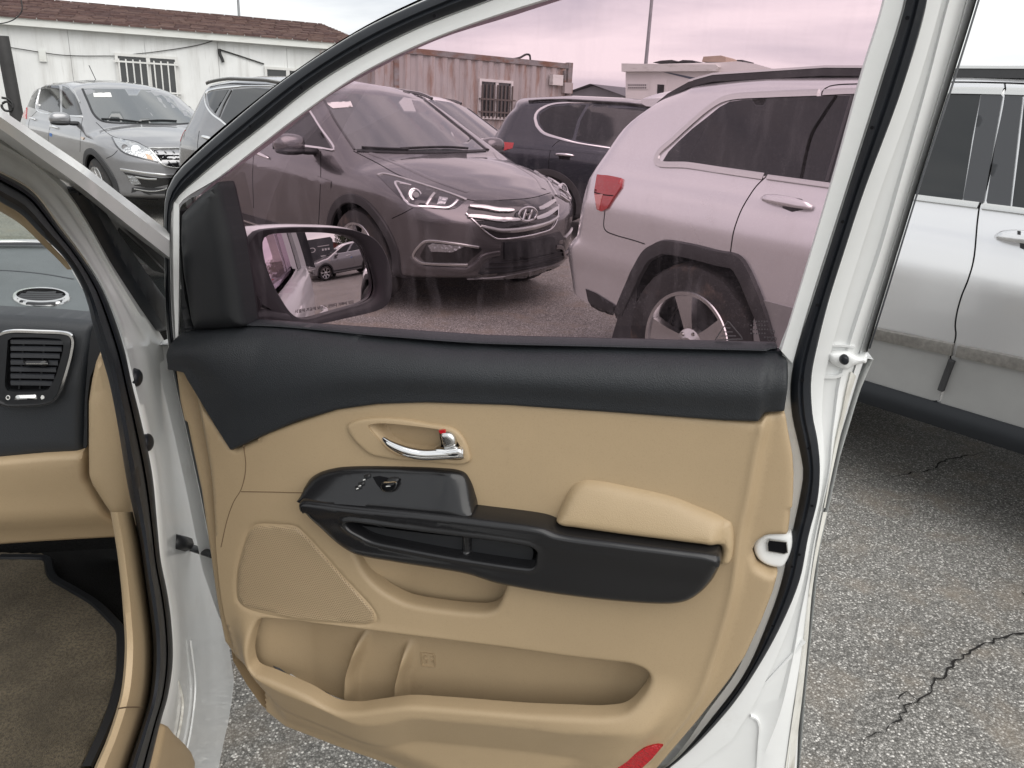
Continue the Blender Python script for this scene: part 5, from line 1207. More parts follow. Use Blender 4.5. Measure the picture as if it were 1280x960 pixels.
# sail panel
relief('sail_panel', [(227, 268), (232, 262), (250, 243), (272, 227), (275, 234), (291, 302), (307, 408), (280, 411), (243, 413), (238, 396), (229, 340), (226, 300)], lambda v, d: .004 + dome(.022, .03)(v, d), M['black'], ref=.01, step=.008, parent=door, smooth=False, rings=(.002, .006, .012), sk=-.03)
relief('corner_trim', [(222.5, 262), (226, 264), (226, 320), (231, 372), (241, 414), (241, 460), (222.5, 457)], lambda v, d: .0 + dome(.006, .005)(v, d), M['black'], ref=.0, step=.008, parent=door, sk=-.03)
loft('glass_run', [([(276, 232), (284, 270), (292, 303), (300, 350), (308, 408)], .0), ([(278.5, 231), (286.5, 269), (294.5, 302), (302.5, 349), (310.5, 408)], -.004), ([(278.5, 231), (286.5, 269), (294.5, 302), (302.5, 349), (310.5, 408)], -.035)], M['rubber'], parent=door, n=24)
# handle bezel, cup and lever
uHB = S_(HB, REF)
hb = relief('handle_bezel', HB, lambda v, d: .044 + .0045 * np.sqrt(np.maximum(0, 1 - (1 - np.clip(d / .004, 0, 1)) ** 2)), M['beige'], ref=REF, step=.004, parent=door, smooth=True, rings=(.0015, .003), holes=[HR], skirt=.012)
relief('handle_cup', [(x, y) for x, y in HR], lambda v, d: .044 - .024 * sst(d, 0, .012), M['beige'], ref=REF, step=.004, parent=hb, smooth=True, rings=(.003, .006, .009), skirt=.002)
hp_ = [(479, 548), (486, 554), (497, 560), (512, 565.5), (530, 568.5), (548, 568), (565, 567), (580, 566.5)]
ho_ = [.052, .056, .058, .058, .056, .054, .052, .05]
hpt = curve3([D.px(x, y, o) for (x, y), o in zip(hp_, ho_)], 40)
hd = ptube('door_handle', hpt, .0085, M['chrome'], door, n=14, flat=.8, rf=lambda t: .35 + .65 * math.sin(min(1, t * 2.2) * math.pi / 2) ** .7, up=D.n)
relief('lever_face', [(545, 559), (560, 559), (577, 558.5), (581, 566), (580, 571), (565, 572.5), (545, 571), (540, 566)], lambda v, d: .050 + dome(.009, .006)(v, d), M['chrome'], ref=.05, step=.003, parent=hd, smooth=True, rings=(.001, .003))
relief('pivot_well', [(546, 538), (566, 538), (576, 550), (581, 564), (550, 561), (547, 548)], lambda v, d: .030 + 0 * d, M['void'], ref=REF, step=.01, parent=hb, skirt=.002)
lk = relief('lock_button', [(551, 540.5), (562.5, 539.5), (569, 545), (571, 556), (564, 560), (556, 561), (552, 551)], lambda v, d: .046 + dome(.010, .006)(v, d), M['satin'], ref=.05, step=.003, parent=hd, smooth=True, rings=(.001, .003))
relief('red_lock_mark', [(549, 537.5), (556, 536.3), (558, 540), (551, 541.5)], lambda v, d: .053 + 0 * d, M['red'], ref=.05, step=.01, parent=hd)
# armrest moulding
AR = [(376, 624), (380, 620.5), (400, 621.5), (435, 625.5), (535, 634.5), (610, 643), (680, 653), (698, 659.5), (776, 670.5), (850, 680), (888, 685.5), (899, 690), (903, 700), (898, 716), (890, 730), (876, 744), (860.6, 753), (839, 757), (776, 754), (698, 745), (655, 738), (620, 731), (585, 720), (540, 712), (495, 705), (445, 695), (427, 685), (411, 672), (397, 658), (385, 645), (377.5, 634)]
CUP = [(428, 657), (432, 654), (437.5, 653.5), (485, 660), (535, 667), (600, 675), (650, 682), (664, 685.5), (671, 692), (671, 700), (668, 711), (662, 715), (652, 714.5), (600, 707), (560, 700.5), (500, 689), (460, 680), (445, 672.5), (433, 665)]
uAT = S_([(376, 622), (435, 625), (535, 634), (610, 643), (698, 658), (776, 670), (900, 688)], .09, closed=False); uCU = S_(CUP, .09)
def arm_h(v, d):
    h = .054 + .032 * np.sqrt(np.maximum(0, 1 - (1 - np.clip(d / .024, 0, 1)) ** 2.4))
    t = dist(v, uAT, False); h = np.where(t < .03, np.maximum(h, .054 + .032 * np.sqrt(np.maximum(0, 1 - (1 - np.clip(t / .006, 0, 1)) ** 2)) * np.clip(d / .006, 0, 1) ** .5), h)
    h = h + .003 * np.exp(-((t - .010) / .005) ** 2) - .004 * sst(t, .03, .07)
    s = sdist(v, uCU); h = h + .0028 * np.exp(-((s + .002) / .0028) ** 2) - np.where(s > 0, .034 * sst(s, .001, .008), 0)
    dv = np.abs(v[:, 0] - D.uv(580, 685, .08)[0]); h = h + np.where(s > 0, .024 * (1 - sst(dv, .004, .012)) * sst(s, .002, .008), 0)
    return h
P_ = resample(S_(AR, .068), step=.0025, closed=True)
v, f, lp = tri_region(P_, .0042, (.001, .0025, .005, .009), [inset(uCU, e) for e in (-.006, -.003, -.001, .001, .003, .005, .007, .010)]); d = sdist(v, P_); o = arm_h(v, d)
V = [D.pt(a, b, c) for (a, b), c in zip(v, o)]; l = lp[0]; nb = len(V); V += [D.pt(v[i][0], v[i][1], .03) for i in l]; f += [(l[k], l[(k + 1) % len(l)], nb + (k + 1) % len(l), nb + k) for k in range(len(l))]
arm = mesh('armrest', V, f, M['piano'], door, auto=None); fixn(arm.data); arm.data.set_sharp_from_angle(angle=R(75))
relief('pull_cup_liner', [(x + (550 - x) * .05, y + (684 - y) * .2) for x, y in CUP], lambda v, d: .063 + 0 * d, M['black'], ref=.07, step=.01, parent=arm, skirt=.002, smooth=True)
SWP = [(376, 622), (376, 618), (380, 606), (392, 597), (415, 590.5), (437, 588.8), (460, 588.5), (510, 589.5), (545, 591), (566, 593), (577, 597), (583, 605), (589, 620), (592, 641), (560, 637.5), (510, 632.5), (435, 626)]
uS0 = S_([(376, 622), (435, 626), (510, 632), (592, 641)], .08, closed=False); uS1 = S_([(378, 606), (415, 590), (460, 588), (510, 589), (566, 593)], .05, closed=False)
uSW = S_(SWP, .06)
def sw_h(v, d):
    a = dist(v, uS0, False); w = vspan(v, uSW)
    h = .050 + .030 * w ** .9
    x1 = D.uv(548, 610, .06)[0]; h = h + .006 * np.exp(-((v[:, 0] - D.uv(560, 610, .06)[0]) / .018) ** 2) * (1 - w)
    return h - .006 * (1 - np.sqrt(np.maximum(0, 1 - (1 - np.clip(d / .007, 0, 1)) ** 2))) * (a > .008)
sp_ = relief('switch_panel', SWP, sw_h, M['piano'], ref=.06, step=.004, parent=door, smooth=True, rings=(.001, .003, .006), sk=.035, auto=60)
def shh(x, y): q = np.array([D.uv(x, y, .07)]); return float(sw_h(q, np.array([.05]))[0])
relief('switch_well', [(462, 600.5), (470, 599.5), (482, 601.5), (498, 602.5), (497, 608), (492, 614.5), (478, 615), (469, 608)], lambda v, d: sw_h(v, d * 0 + .05) + .0008, M['void'], ref=.07, step=.003, parent=sp_)
relief('window_switch', [(479, 605), (493, 604.5), (490, 610.5), (481, 611.5)], lambda v, d: sw_h(v, d * 0 + .05) + .003 + dome(.003, .003)(v, d), M['black'], ref=.078, step=.002, parent=sp_, smooth=True)
ribbon('switch_rim', [(478, 604), (486, 603.2), (495, 603.2), (494.5, 608), (491, 612.5), (481, 613.2), (477.5, 609)], .0020, M['chrome'], o=shh(486, 608) + .0075, th=.0025, parent=sp_, closed=True)
ribbon('switch_symbol', [(482.5, 608), (488, 607.6)], .001, M['paper'], o=shh(486, 607) + .0066, th=.0006, parent=sp_)
for x, y in ((455.5, 600), (450, 607.5), (447, 611)):
    b_ = relief('lock_switch', [(x - 4.5, y - 1.5), (x + 3, y - 3), (x + 4.5, y + 1.2), (x - 3.5, y + 3.4)], lambda v, d: shh(x, y) + .001 + dome(.003, .002)(v, d), M['black'], ref=.07, step=.002, parent=sp_)
    ribbon('switch_symbol', [(x - 1.6, y + .4), (x + 1.4, y - .8)], .0018, M['paper'], o=shh(x, y) + .0042, th=.0004, parent=sp_)
PAD = [(693.5, 655), (695, 648), (701, 632), (707, 621), (714, 613), (726, 608), (738, 608), (754, 610), (787, 617), (820, 624), (847, 631.5), (870, 641), (893, 650), (910, 658), (918, 663), (920.5, 672), (920.5, 686), (918, 702), (914.5, 713), (909, 716), (898, 715), (902, 700), (899, 690.5), (888, 686), (850, 680.5), (776, 671), (720, 663), (700, 660)]
uP0 = S_([(694, 656), (776, 671), (888, 686), (900, 692), (903, 702), (898, 715)], .09, closed=False); uP1 = S_([(700, 632), (726, 608), (787, 617), (847, 631.5), (920, 665)], .05, closed=False)
uPD = S_(PAD, .07)
def pad_h(v, d):
    w = vspan(v, uPD); a = dist(v, uP0, False); b = a + 1
    return .046 + (.029 * w ** .8 + .003 * np.sin(math.pi * w)) * (1 - .55 * sst(v[:, 0], D.uv(884, 690, .07)[0], D.uv(906, 690, .07)[0])) - .020 * (1 - np.sqrt(np.maximum(0, 1 - (1 - np.clip(d / .014, 0, 1)) ** 2))) * np.where(a < b, 1, .4)
relief('armrest_pad', PAD, pad_h, M['beigepad'], ref=.07, step=.005, parent=door, smooth=True, rings=(.001, .003, .006, .010), sk=.03, auto=70)
# latch notch with the black latch mouth
relief('latch_plate', [(989, 664), (985, 666), (958, 666.5), (947, 673.5), (942, 685), (947.5, 700), (961, 708.5), (978, 710), (986, 700), (992, 680)], lambda v, d: .004 + dome(.008, .008)(v, d), M['white'], ref=.01, step=.005, parent=door, smooth=True, rings=(.002, .005))
relief('latch', [(961, 674.5), (983, 677), (984.5, 690), (980, 691.5), (960, 688.5), (959, 679)], lambda v, d: .0150 + 0 * d, M['void'], ref=.012, step=.01, parent=door)
ribbon('latch_rim', [(961, 674.5), (983, 677), (984.5, 690), (980, 692), (960, 688.5), (959, 679)], .0018, M['satin'], o=.0148, th=.0015, parent=door, closed=True, smooth=False)
M['redlens'] = mat('red_reflector_lens', (.40, .004, .010), .2, 0, coat=.8, bump=('voronoi', 260, .6, .003))
# red courtesy reflector
relief('red_reflector', [(829, 931.5), (806, 932.5), (795, 938), (780, 950), (752, 971), (735, 985), (775, 985), (800, 962), (815, 948)], lambda v, d: trim_h(v, d * 0 + .05) + .003 + dome(.002, .003)(v, d), M['redlens'], ref=TH_(800, 950) + .004, step=.006, parent=door, skirt=.012)
# recycling stamp in the pocket
on_pk = float(pk_h(np.array([D.uv(535, 825, -.01)]), np.array([.05]))[0]) + .001
kk = ribbon('moulded_stamp', [(526, 815.5), (543, 817.5), (544, 834), (527.5, 832)], .0013, M['beige'], o=on_pk, th=.001, parent=door, closed=True, smooth=False)
for P2 in ([(534, 820.5), (530, 820), (530, 824), (534, 825), (534, 828.5), (530, 828)], [(538, 820.5), (541, 821)], [(538, 825), (541, 825.5), (541, 829)]): ribbon('stamp_letter', P2, .0012, M['beige'], o=on_pk, th=.001, parent=kk, smooth=False)
# glass
def tint():
    m = bpy.data.materials.new('rose_tinted_glass'); m.use_nodes = True; t = m.node_tree; t.nodes.clear(); n = t.nodes.new; l = t.links.new
    o = n('ShaderNodeOutputMaterial'); tr = n('ShaderNodeBsdfTransparent'); gs = n('ShaderNodeBsdfGlossy'); df = n('ShaderNodeBsdfDiffuse'); m1 = n('ShaderNodeMixShader'); m2 = n('ShaderNodeMixShader')
    tr.inputs[0].default_value = (.76, .595, .65, 1); gs.inputs['Color'].default_value = (.85, .72, .86, 1); gs.inputs['Roughness'].default_value = .0
    lw = n('ShaderNodeLayerWeight'); lw.inputs[0].default_value = .28; mr = n('ShaderNodeMapRange'); mr.inputs[3].default_value = .018; mr.inputs[4].default_value = .6; l(lw.outputs['Fresnel'], mr.inputs[0])
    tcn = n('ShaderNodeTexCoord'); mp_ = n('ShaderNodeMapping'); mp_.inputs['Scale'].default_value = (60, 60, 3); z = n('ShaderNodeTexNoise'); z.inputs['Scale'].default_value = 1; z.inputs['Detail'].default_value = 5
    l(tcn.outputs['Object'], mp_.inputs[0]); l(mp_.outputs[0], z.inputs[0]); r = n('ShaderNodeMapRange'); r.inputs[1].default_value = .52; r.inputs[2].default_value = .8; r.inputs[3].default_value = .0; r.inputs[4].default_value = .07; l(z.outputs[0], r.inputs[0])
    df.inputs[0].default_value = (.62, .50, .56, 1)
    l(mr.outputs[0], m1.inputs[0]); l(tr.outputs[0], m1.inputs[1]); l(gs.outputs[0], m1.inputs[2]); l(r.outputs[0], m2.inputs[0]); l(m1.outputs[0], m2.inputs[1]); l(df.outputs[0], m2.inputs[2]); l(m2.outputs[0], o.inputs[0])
    return m
GL = [(232, 262), (274, 223), (329, 180), (383.6, 139), (450, 94), (524, 57), (590.6, 31), (688, 0), (790, -26), (900, -44), (1010, -52), (1085, -50), (1106, -30), (1103, 0), (1075, 93), (1038, 227.5), (989.7, 390), (974, 442), (640, 436), (300, 415)]
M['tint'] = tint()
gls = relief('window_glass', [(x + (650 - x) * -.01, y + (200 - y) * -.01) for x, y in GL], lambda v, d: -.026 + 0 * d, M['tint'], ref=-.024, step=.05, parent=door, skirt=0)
me = gls.data; bm = bmesh.new(); bm.from_mesh(me); bmesh.ops.delete(bm, geom=[f_ for f_ in bm.faces if f_.calc_area() < 1e-9], context='FACES'); bm.to_mesh(me); bm.free()
M['etch'] = mat('etched_glass_mark', (.07, .06, .065), .8)
ribbon('etched_triangle', [(894, 425), (910, 401), (929, 424)], .0016, M['etch'], o=-.0245, th=.0004, parent=gls, closed=True, smooth=False)
for y, a, b in ((410, 907, 913), (415, 904, 916), (420, 901, 920)): ribbon('etched_mark', [(a, y), (b, y + .2)], .0014, M['etch'], o=-.0245, th=.0004, parent=gls)
for j, (y, a, b) in enumerate(((402, 941, 958), (407, 938, 958), (412, 938, 962), (417, 938, 958), (422, 955, 968))):
    x = a
    while x < b: ribbon('etched_mark', [(x, y), (x + 1.8, y + .1)], .0022, M['etch'], o=-.0245, th=.0004, parent=gls, n=2); x += 3.4
for x, y in ((966, 415), (962, 424), (968, 424)): ribbon('etched_mark', [(x + 2.4 * math.cos(q), y + 2.4 * math.sin(q)) for q in np.linspace(0, 6.28, 9)[:-1]], .0009, M['etch'], o=-.0245, th=.0004, parent=gls, closed=True)
# outer skin of the door, seen in the mirror
OS = [(206, 425), (1087, 440), (1070, 480), (1046, 560), (1022, 671), (1006, 830), (996, 959), (985, 1045), (930, 1070), (800, 1040), (670, 998), (548, 950), (468, 914), (388, 884), (332, 848), (304, 803), (282, 752), (265, 702), (247, 611), (231, 536), (218.5, 483)]
relief('outer_skin', OS, lambda v, d: -.075 - .045 * np.sqrt(np.maximum(0, 1 - (1 - np.clip(d / .22, 0, 1)) ** 2)) - .006 * np.exp(-((v[:, 1] + .10) / .02) ** 2), M['white'], ref=-.07, step=.03, parent=door, sk=-.04, rings=(.01, .03))
relief('inner_core', OS, lambda v, d: -.02 + 0 * d, M['void'], ref=-.02, step=.1, parent=door, skirt=.001, holes=()) if False else None
fo = resample(gl_out, n=120); fi = resample(gl_in, n=120)
mesh('outer_frame', [D.px(x, y, o) for P, o in ((fi, -.05), (fi, -.055), (resample([(204, 300), (207, 240), (219, 215), (329, 118), (450, 36), (565, -20), (670, -70), (820, -112), (960, -136), (1100, -150), (1215, -140), (1232, -40), (1221, 0), (1145, 240), (1102, 380), (1084, 440)], n=120), -.06), (resample([(204, 300), (207, 240), (219, 215), (329, 118), (450, 36), (565, -20), (670, -70), (820, -112), (960, -136), (1100, -150), (1215, -140), (1232, -40), (1221, 0), (1145, 240), (1102, 380), (1084, 440)], n=120), -.004)) for x, y in P], grid_faces(4, 120), M['blackgloss'], door, auto=40)
oh = [D.pt(D.uv(930, 560, -.1)[0] - a, D.uv(930, 560, -.1)[1] + .0, -.15 - .02 * math.sin(math.pi * a / .17)) for a in np.linspace(0, .17, 14)]
ptube('outer_handle', oh, .012, M['white_plain'], door, n=10)
# ---------------- door mirror
MRN = None
def mirror():
    c_in = ray(418, 345); az, el = R(MAZ), R(MEL)
    out_ = Vector((math.cos(az) * math.cos(el), math.sin(az) * math.cos(el), math.sin(el))); n = (out_ - c_in).normalized()
    O = D.px(418, 345, -.20); e1 = UP.cross(n).normalized(); e2 = n.cross(e1)
    P = Plane(O, e1, e2); P.n = n
    BZ = [(320, 289), (335, 286), (350, 284.5), (375, 283.6), (400, 284), (420, 284.6), (437.5, 286.5), (452, 290.5), (465, 296), (475, 305), (482.5, 317.5), (487, 331), (490, 348), (490, 362), (488, 375), (483, 382.5), (475, 387.5), (455, 393), (435, 397.5), (405, 404), (380, 407), (370, 406.5), (362.5, 404), (350, 397), (338, 389), (322, 380), (310, 368), (302, 345), (303, 322), (309, 302)]
    MG = [(330, 300), (333, 296), (340, 293), (355, 291.6), (375, 290.8), (395, 290.7), (412.5, 291.3), (428, 293.3), (440, 296.5), (449, 301.5), (456, 309), (461, 320), (466, 332.5), (469.5, 345), (471.3, 357.5), (470.5, 366), (467, 373.5), (457.5, 379), (440, 384.5), (420, 389.8), (405, 394), (390, 398.3), (382, 399.3), (375, 398), (368, 394), (362, 388), (353, 374), (345, 360), (338, 344), (333, 328), (330, 312)]
    b = resample([P.uv(x, y) for x, y in BZ], n=100, closed=True); b = b[:99]
    g = resample([P.uv(x, y) for x, y in MG], n=100, closed=True)[:99]
    # align start points
    ca = g.mean(0)
    def byang(Q):
        a = np.unwrap(np.arctan2(Q[:, 1] - ca[1], Q[:, 0] - ca[0])); a0 = a[0]; sgn = 1 if a[-1] > a[0] else -1
        if sgn < 0: Q = Q[::-1]; a = np.unwrap(np.arctan2(Q[:, 1] - ca[1], Q[:, 0] - ca[0]))
        t = np.linspace(-math.pi, math.pi, 97)[:-1]; a = np.concatenate([a - 2 * math.pi, a, a + 2 * math.pi]); QQ = np.vstack([Q, Q, Q]); o = np.argsort(a)
        return np.stack([np.interp(t, a[o], QQ[o, 0]), np.interp(t, a[o], QQ[o, 1])], 1)
    b, g = byang(b), byang(g); n_ = 96
    rows = [(b, -.012), (b * .985 + g * .015, .0), (b * .9 + g * .1, .004), (b * .5 + g * .5, .003), (b * .12 + g * .88, .0), (g, -.004), (g, -.012)]
    V = [P.pt(q[0], q[1], o) for Q, o in rows for q in Q]
    sm = mesh('side_mirror', V, grid_faces(len(rows), n_, True), M['black'], door, auto=50)
    # housing: white cap swelling behind the bezel
    cen = b.mean(0) + np.array([-.0, 0]); V = []; K = [(1.0, -.010), (1.03, -.025), (1.035, -.05), (.99, -.078), (.86, -.105), (.6, -.125), (.25, -.133), (.001, -.134)]
    left = Vector(-D.e)
    for s_, o in K:
        for q in b:
            p = P.pt(*(cen + (q - cen) * s_), o); V.append(p)
    mesh('mirror_cap', V, grid_faces(len(K), n_, True), M['white'], sm, auto=60)
    # convex reflecting glass
    rad = 1.35; V = []; rr = np.linspace(0.001, 1, 22)
    for t in rr:
        for q in g:
            w_ = ca + (q - ca) * t; V.append(P.pt(w_[0], w_[1], -.009 - ((w_ - ca) @ (w_ - ca)) / (2 * rad)))
    mg = mesh('mirror_glass', V, grid_faces(22, n_, True), M['mirror'], sm)
    # base and foot fixing it to the door
    pts = [D.px(300, 380, -.03), D.px(312, 378, -.07), P.pt(*P.uv(325, 372), -.05)]
    ptube('mirror_foot', curve3(pts, 10), .038, M['black'], sm, n=20, flat=.7, rf=lambda t: .9 - .35 * math.sin(math.pi * t))
    pts = [D.px(306, 396, -.03), D.px(325, 394, -.06), D.px(355, 399, -.10)]
    ptube('mirror_base', curve3(pts, 10), .022, M['black'], sm, n=12, flat=.5)
    pts = [D.px(330, 407, -.05), D.px(352, 407.5, -.07), D.px(375, 410, -.10)]
    ptube('mirror_base_cover', curve3(pts, 8), .014, M['white'], sm, n=10, flat=.5)
    # printed warning line on the glass
    tx = bpy.data.curves.new('warning', 'FONT'); tx.body = '사물이 거울에 보이는 것보다 가까이 있음'; tx.size = .0085; tx.extrude = .0001; tx.resolution_u = 3; tx.align_x = 'LEFT'
    to = bpy.data.objects.new('warning', tx); COL.objects.link(to); bpy.context.view_layer.update()
    tm = bpy.data.meshes.new_from_object(to.evaluated_get(bpy.context.evaluated_depsgraph_get())); bpy.data.objects.remove(to)
    A = np.array(P.uv(373, 392.5)); Bq = np.array(P.uv(447, 380)); dx = Bq - A; ln = np.linalg.norm(dx); ex = dx / ln; ey = np.array([-ex[1], ex[0]])
    if (P.e1.cross(P.e2)).dot(n) < 0: ey = -ey
    xs = [v_.co.x for v_ in tm.vertices] or [0]; sc_ = ln / max(1e-6, max(xs))
    for v_ in tm.vertices:
        w_ = A + ex * v_.co.x * sc_ + ey * v_.co.y * sc_; v_.co = wm(sm).inverted() @ P.pt(w_[0], w_[1], -.0085 - ((w_ - ca) @ (w_ - ca)) / (2 * rad) + v_.co.z)
    tm.materials.clear(); tm.materials.append(mat('printed_grey', (.10, .10, .10), .7)); to = bpy.data.objects.new('warning_text', tm); COL.objects.link(to); to.parent = sm
    return P, n, ca, rad
M['mirror'] = mat('mirror_silver', (.78, .78, .78), .0, 1)
MAZ, MEL = -13.0, -3.6
AZS = -8.5
MP, MN_, MC, MR = mirror()
def reflect(x, y):
    """where a photo pixel on the mirror looks: origin and direction"""
    u, v_ = MP.uv(x, y); p = MP.pt(u, v_); w_ = np.array([u, v_]) - MC
    n = (MP.n + MP.e1 * (w_[0] / MR) + MP.e2 * (w_[1] / MR)).normalized(); d = ray(x, y); return p, (d - n * 2 * d.dot(n)).normalized()
# check strap
ck = ptube('check_strap', [B.px(231, 682, -.02), B.px(243, 686, .0), D.px(268, 694, -.01)], .010, M['black'], door, n=8, flat=.5)
V, f = join([tube([B.px(218, 677, -.01), B.px(233, 680, -.005)], .014, 8)]); mesh('strap_bracket', V, f, M['black'], ck)
# ---------------- van body around the door opening
def bl(name, lines, m, n=60, **k): return loft(name, lines, m, fr=B, n=n, parent=van, **k)
SR = [(-60, 190), (0, 216), (41, 240), (75, 285), (105, 325), (127, 360), (142, 395), (155, 435), (165, 480), (175, 520), (190, 590), (197, 660), (201, 700), (209, 740), (214, 776), (216, 826), (210, 870), (201, 902), (187, 960), (172, 1010), (150, 1060)]
SLf = [(-60, 205), (0, 252), (25, 267), (50, 292), (82, 325), (105, 365), (117, 410), (127, 445), (137, 480), (146, 525), (160, 610), (168, 645), (175, 680), (182, 730), (187, 767), (191, 811), (187, 870), (175, 913), (159, 960), (145, 1010), (120, 1060)]
a_, b_ = resample(SR, n=160), resample(SLf, n=160)
mix = lambda t: a_ * (1 - t) + b_ * t
V = [B.px(x, y, o) for t, o in ((0, .0), (.02, .008), (.12, .013), (.24, .012), (.30, .004), (.34, .012), (.46, .020), (.62, .024), (.80, .020), (.95, .010), (1.0, -.012)) for x, y in mix(t)]
mesh('door_seal', V, grid_faces(11, 160), M['rubber'], van, auto=40)
RBd = [(-60, 135), (0, 172), (45, 200), (86, 235), (112, 275), (140, 327), (160, 358), (178, 385), (198, 413), (212, 440), (222, 475), (236, 520), (248, 585), (260, 640), (270, 690), (280, 760), (288, 820), (296, 870), (302, 915), (296, 960), (288, 1010), (280, 1060)]
c_ = resample(RBd, n=160)
mx2 = lambda t: a_ * (1 - t) + c_ * t
V = [B.px(x, y, o) for t, o in ((-.02, -.002), (.0, -.001), (.06, .002), (.16, -.004), (.30, -.008), (.45, -.006), (.60, -.010), (.72, -.011), (.84, -.006), (.93, -.008), (1, -.012)) for x, y in mx2(t)]
mesh('hinge_pillar', V, grid_faces(11, 160), M['white'], van, auto=60)
# outer pillar and wing
bl('screen_pillar', [([(-60, 98), (0, 136), (50, 170), (103, 206), (155, 246), (212, 290)], .045), ([(-60, 108), (0, 146), (50, 181), (103, 217), (155, 257), (212, 301)], .062), ([(-60, 124), (0, 161), (50, 197), (95, 229), (150, 273), (212, 322)], .055), ([(-60, 135), (0, 172), (45, 203), (88, 229), (148, 277), (212, 327)], .03), ([(-60, 137), (0, 175), (45, 206), (88, 233), (148, 281), (212, 331)], -.02)], M['white'], n=50)
bl('drip_moulding', [([(104, 234), (120, 243), (150, 266), (180, 290), (212, 316)], .012), ([(104, 237), (120, 248), (150, 274), (180, 301), (212, 330)], .020), ([(104, 240), (120, 253), (150, 280), (180, 309), (212, 341)], .010)], M['clad'], n=30)
relief('quarter_window_frame', [(86, 237), (92, 233), (103, 234), (120, 255), (140, 285), (158, 310), (175, 335), (192, 358), (209, 381), (210, 412), (206, 414.5), (198, 413.5), (178, 385), (160, 358), (140, 327), (112, 277)], lambda v, d: -.012 + dome(.018, .012)(v, d), M['rubber'], fr=B, ref=-.005, step=.012, parent=van, rings=(.003, .008))
qg = relief('quarter_window', [(110, 243), (150, 275), (185, 306), (214, 333), (214, 390), (190, 358), (158, 312), (130, 272)], lambda v, d: -.018 + 0 * d, M['screen'], fr=B, ref=-.018, step=.05, parent=van, skirt=.004)
bl('lower_drip_edge', [([(112, 243), (150, 275), (185, 306), (212, 331)], -.005), ([(112, 246), (150, 279), (185, 311), (212, 338)], -.004), ([(112, 248), (150, 282), (185, 315), (212, 343)], -.016)], M['black'], n=24)
for x, y in ((169.5, 472), (183.5, 553)):
    relief('pillar_grommet', [(x + 4.6 * math.cos(q), y + 12 * math.sin(q)) for q in np.linspace(0, 2 * math.pi, 17)[:-1]], lambda v, d: -.001 + dome(.008, .008)(v, d), M['rubber'], fr=B, ref=.0, step=.006, parent=van, smooth=True, rings=(.002, .005))
# seam and dirt lines of the pillar
def bstrip(name, pts, w, m, o, th=.001): return ribbon(name, pts, w, m, fr=B, o=o, th=th, parent=van)
bstrip('body_seam', [(221, 850), (228, 880), (222, 920), (205, 958)], .004, M['whitedirty'], -.004, .003)
bstrip('body_seam', [(238, 800), (244, 860), (238, 915), (226, 965)], .003, M['white'], -.004, .002)
# sill cover and inner trims
relief('sill_cover', [(207, 906), (214, 915), (227, 927), (236, 938), (240.5, 950), (238, 985), (200, 1040), (160, 1040), (172, 1010), (187, 960), (201, 903)], lambda v, d: .002 + dome(.010, .012)(v, d), M['beige'], fr=B, ref=.005, step=.012, parent=van, rings=(.003, .008))
SK = resample([(166, 640), (175, 680), (182, 730), (187, 767), (191, 811), (187, 870), (175, 913), (159, 960), (145, 1010), (125, 1060)], n=60)
SI = resample([(138, 640), (146, 688), (151, 730), (154, 767), (156, 811), (152, 860), (146, 886), (133, 925), (117, 962), (100, 1010), (80, 1060)], n=60)
mesh('sill_trim', [B.px(x, y, o) for t, o in ((0, -.012), (.12, -.002), (.3, .0), (.7, -.004), (.92, -.012), (1, -.03), (1, -.30)) for x, y in SK * (1 - t) + SI * t], grid_faces(7, 60), M['beige'], van, auto=60)
bstrip('trim_joint', [(146, 886), (160, 884), (178, 884)], .002, M['gapbeige'], .006, .001)
# ---- dashboard; its own plane faces the seat
DE = Vector((-.978, -.21, 0)); 
class Dash(Plane): pass
dsh = Dash((-.8, 1.42, 1.0), (.978, .21, 0), (0, 0, 1)); dsh.n = Vector((.21, -.978, 0)).normalized()
# top of the dashboard: near-horizontal plane
dtop = Plane((-.9, 1.44, 1.005), (.978, .21, 0), (-.21 * 1, .978, .10)); 
if dtop.n.z < 0: dtop.n = -dtop.n
def dr_(name, poly, hf, m, fr=dsh, **k):
    k.setdefault('parent', dash); k.setdefault('skirt', .03); k.setdefault('step', .02); return relief(name, poly, hf, m, fr=fr, **k)
M['dashtop'] = mat('grey_grained_vinyl', (.10, .115, .118), .55, 0, bump=('voronoi', 500, .5, .001), vary=(5, .2))
M['dashblack'] = mat('charcoal_dash_plastic', (.022, .025, .029), .5, 0, bump=('voronoi', 600, .4, .001))
DT = [(-80, 305), (0, 304), (62, 304), (85, 330), (105, 365), (117, 403), (118, 412), (60, 401), (0, 397), (-80, 392)]
dash = relief('dashboard', DT, lambda v, d: 0 * d, M['dashtop'], fr=dtop, step=.05, parent=van, skirt=.05)
OV = [(52 + 37 * math.cos(q), 372.5 + 11 * math.sin(q)) for q in np.linspace(0, 2 * math.pi, 33)[:-1]]
OI = [(52 + 31 * math.cos(q), 372.5 + 8 * math.sin(q)) for q in np.linspace(0, 2 * math.pi, 33)[:-1]]
vt = dr_('demister_vent', OV, lambda v, d: .002 + dome(.006, .010)(v, d), M['satin'], dtop, holes=[OI], step=.012, skirt=.01, rings=(.003,))
dr_('vent_well', OI, lambda v, d: .002 + 0 * d, M['void'], dtop, parent=vt, skirt=.001)
for i in range(6):
    y = 366 + i * 2.6; hw = 30 * math.sqrt(max(.05, 1 - ((y - 372.5) / 8.2) ** 2)); ribbon('vent_slat', [(52 - hw, y), (52, y + .5), (52 + hw, y)], .012, M['black'], fr=dtop, o=.005, th=.002, parent=vt)
ribbon('speaker_line', [(-60, 338), (0, 338), (50, 342), (92, 349)], .006, M['dashblack'], fr=dtop, o=.0, th=.001, parent=dash)
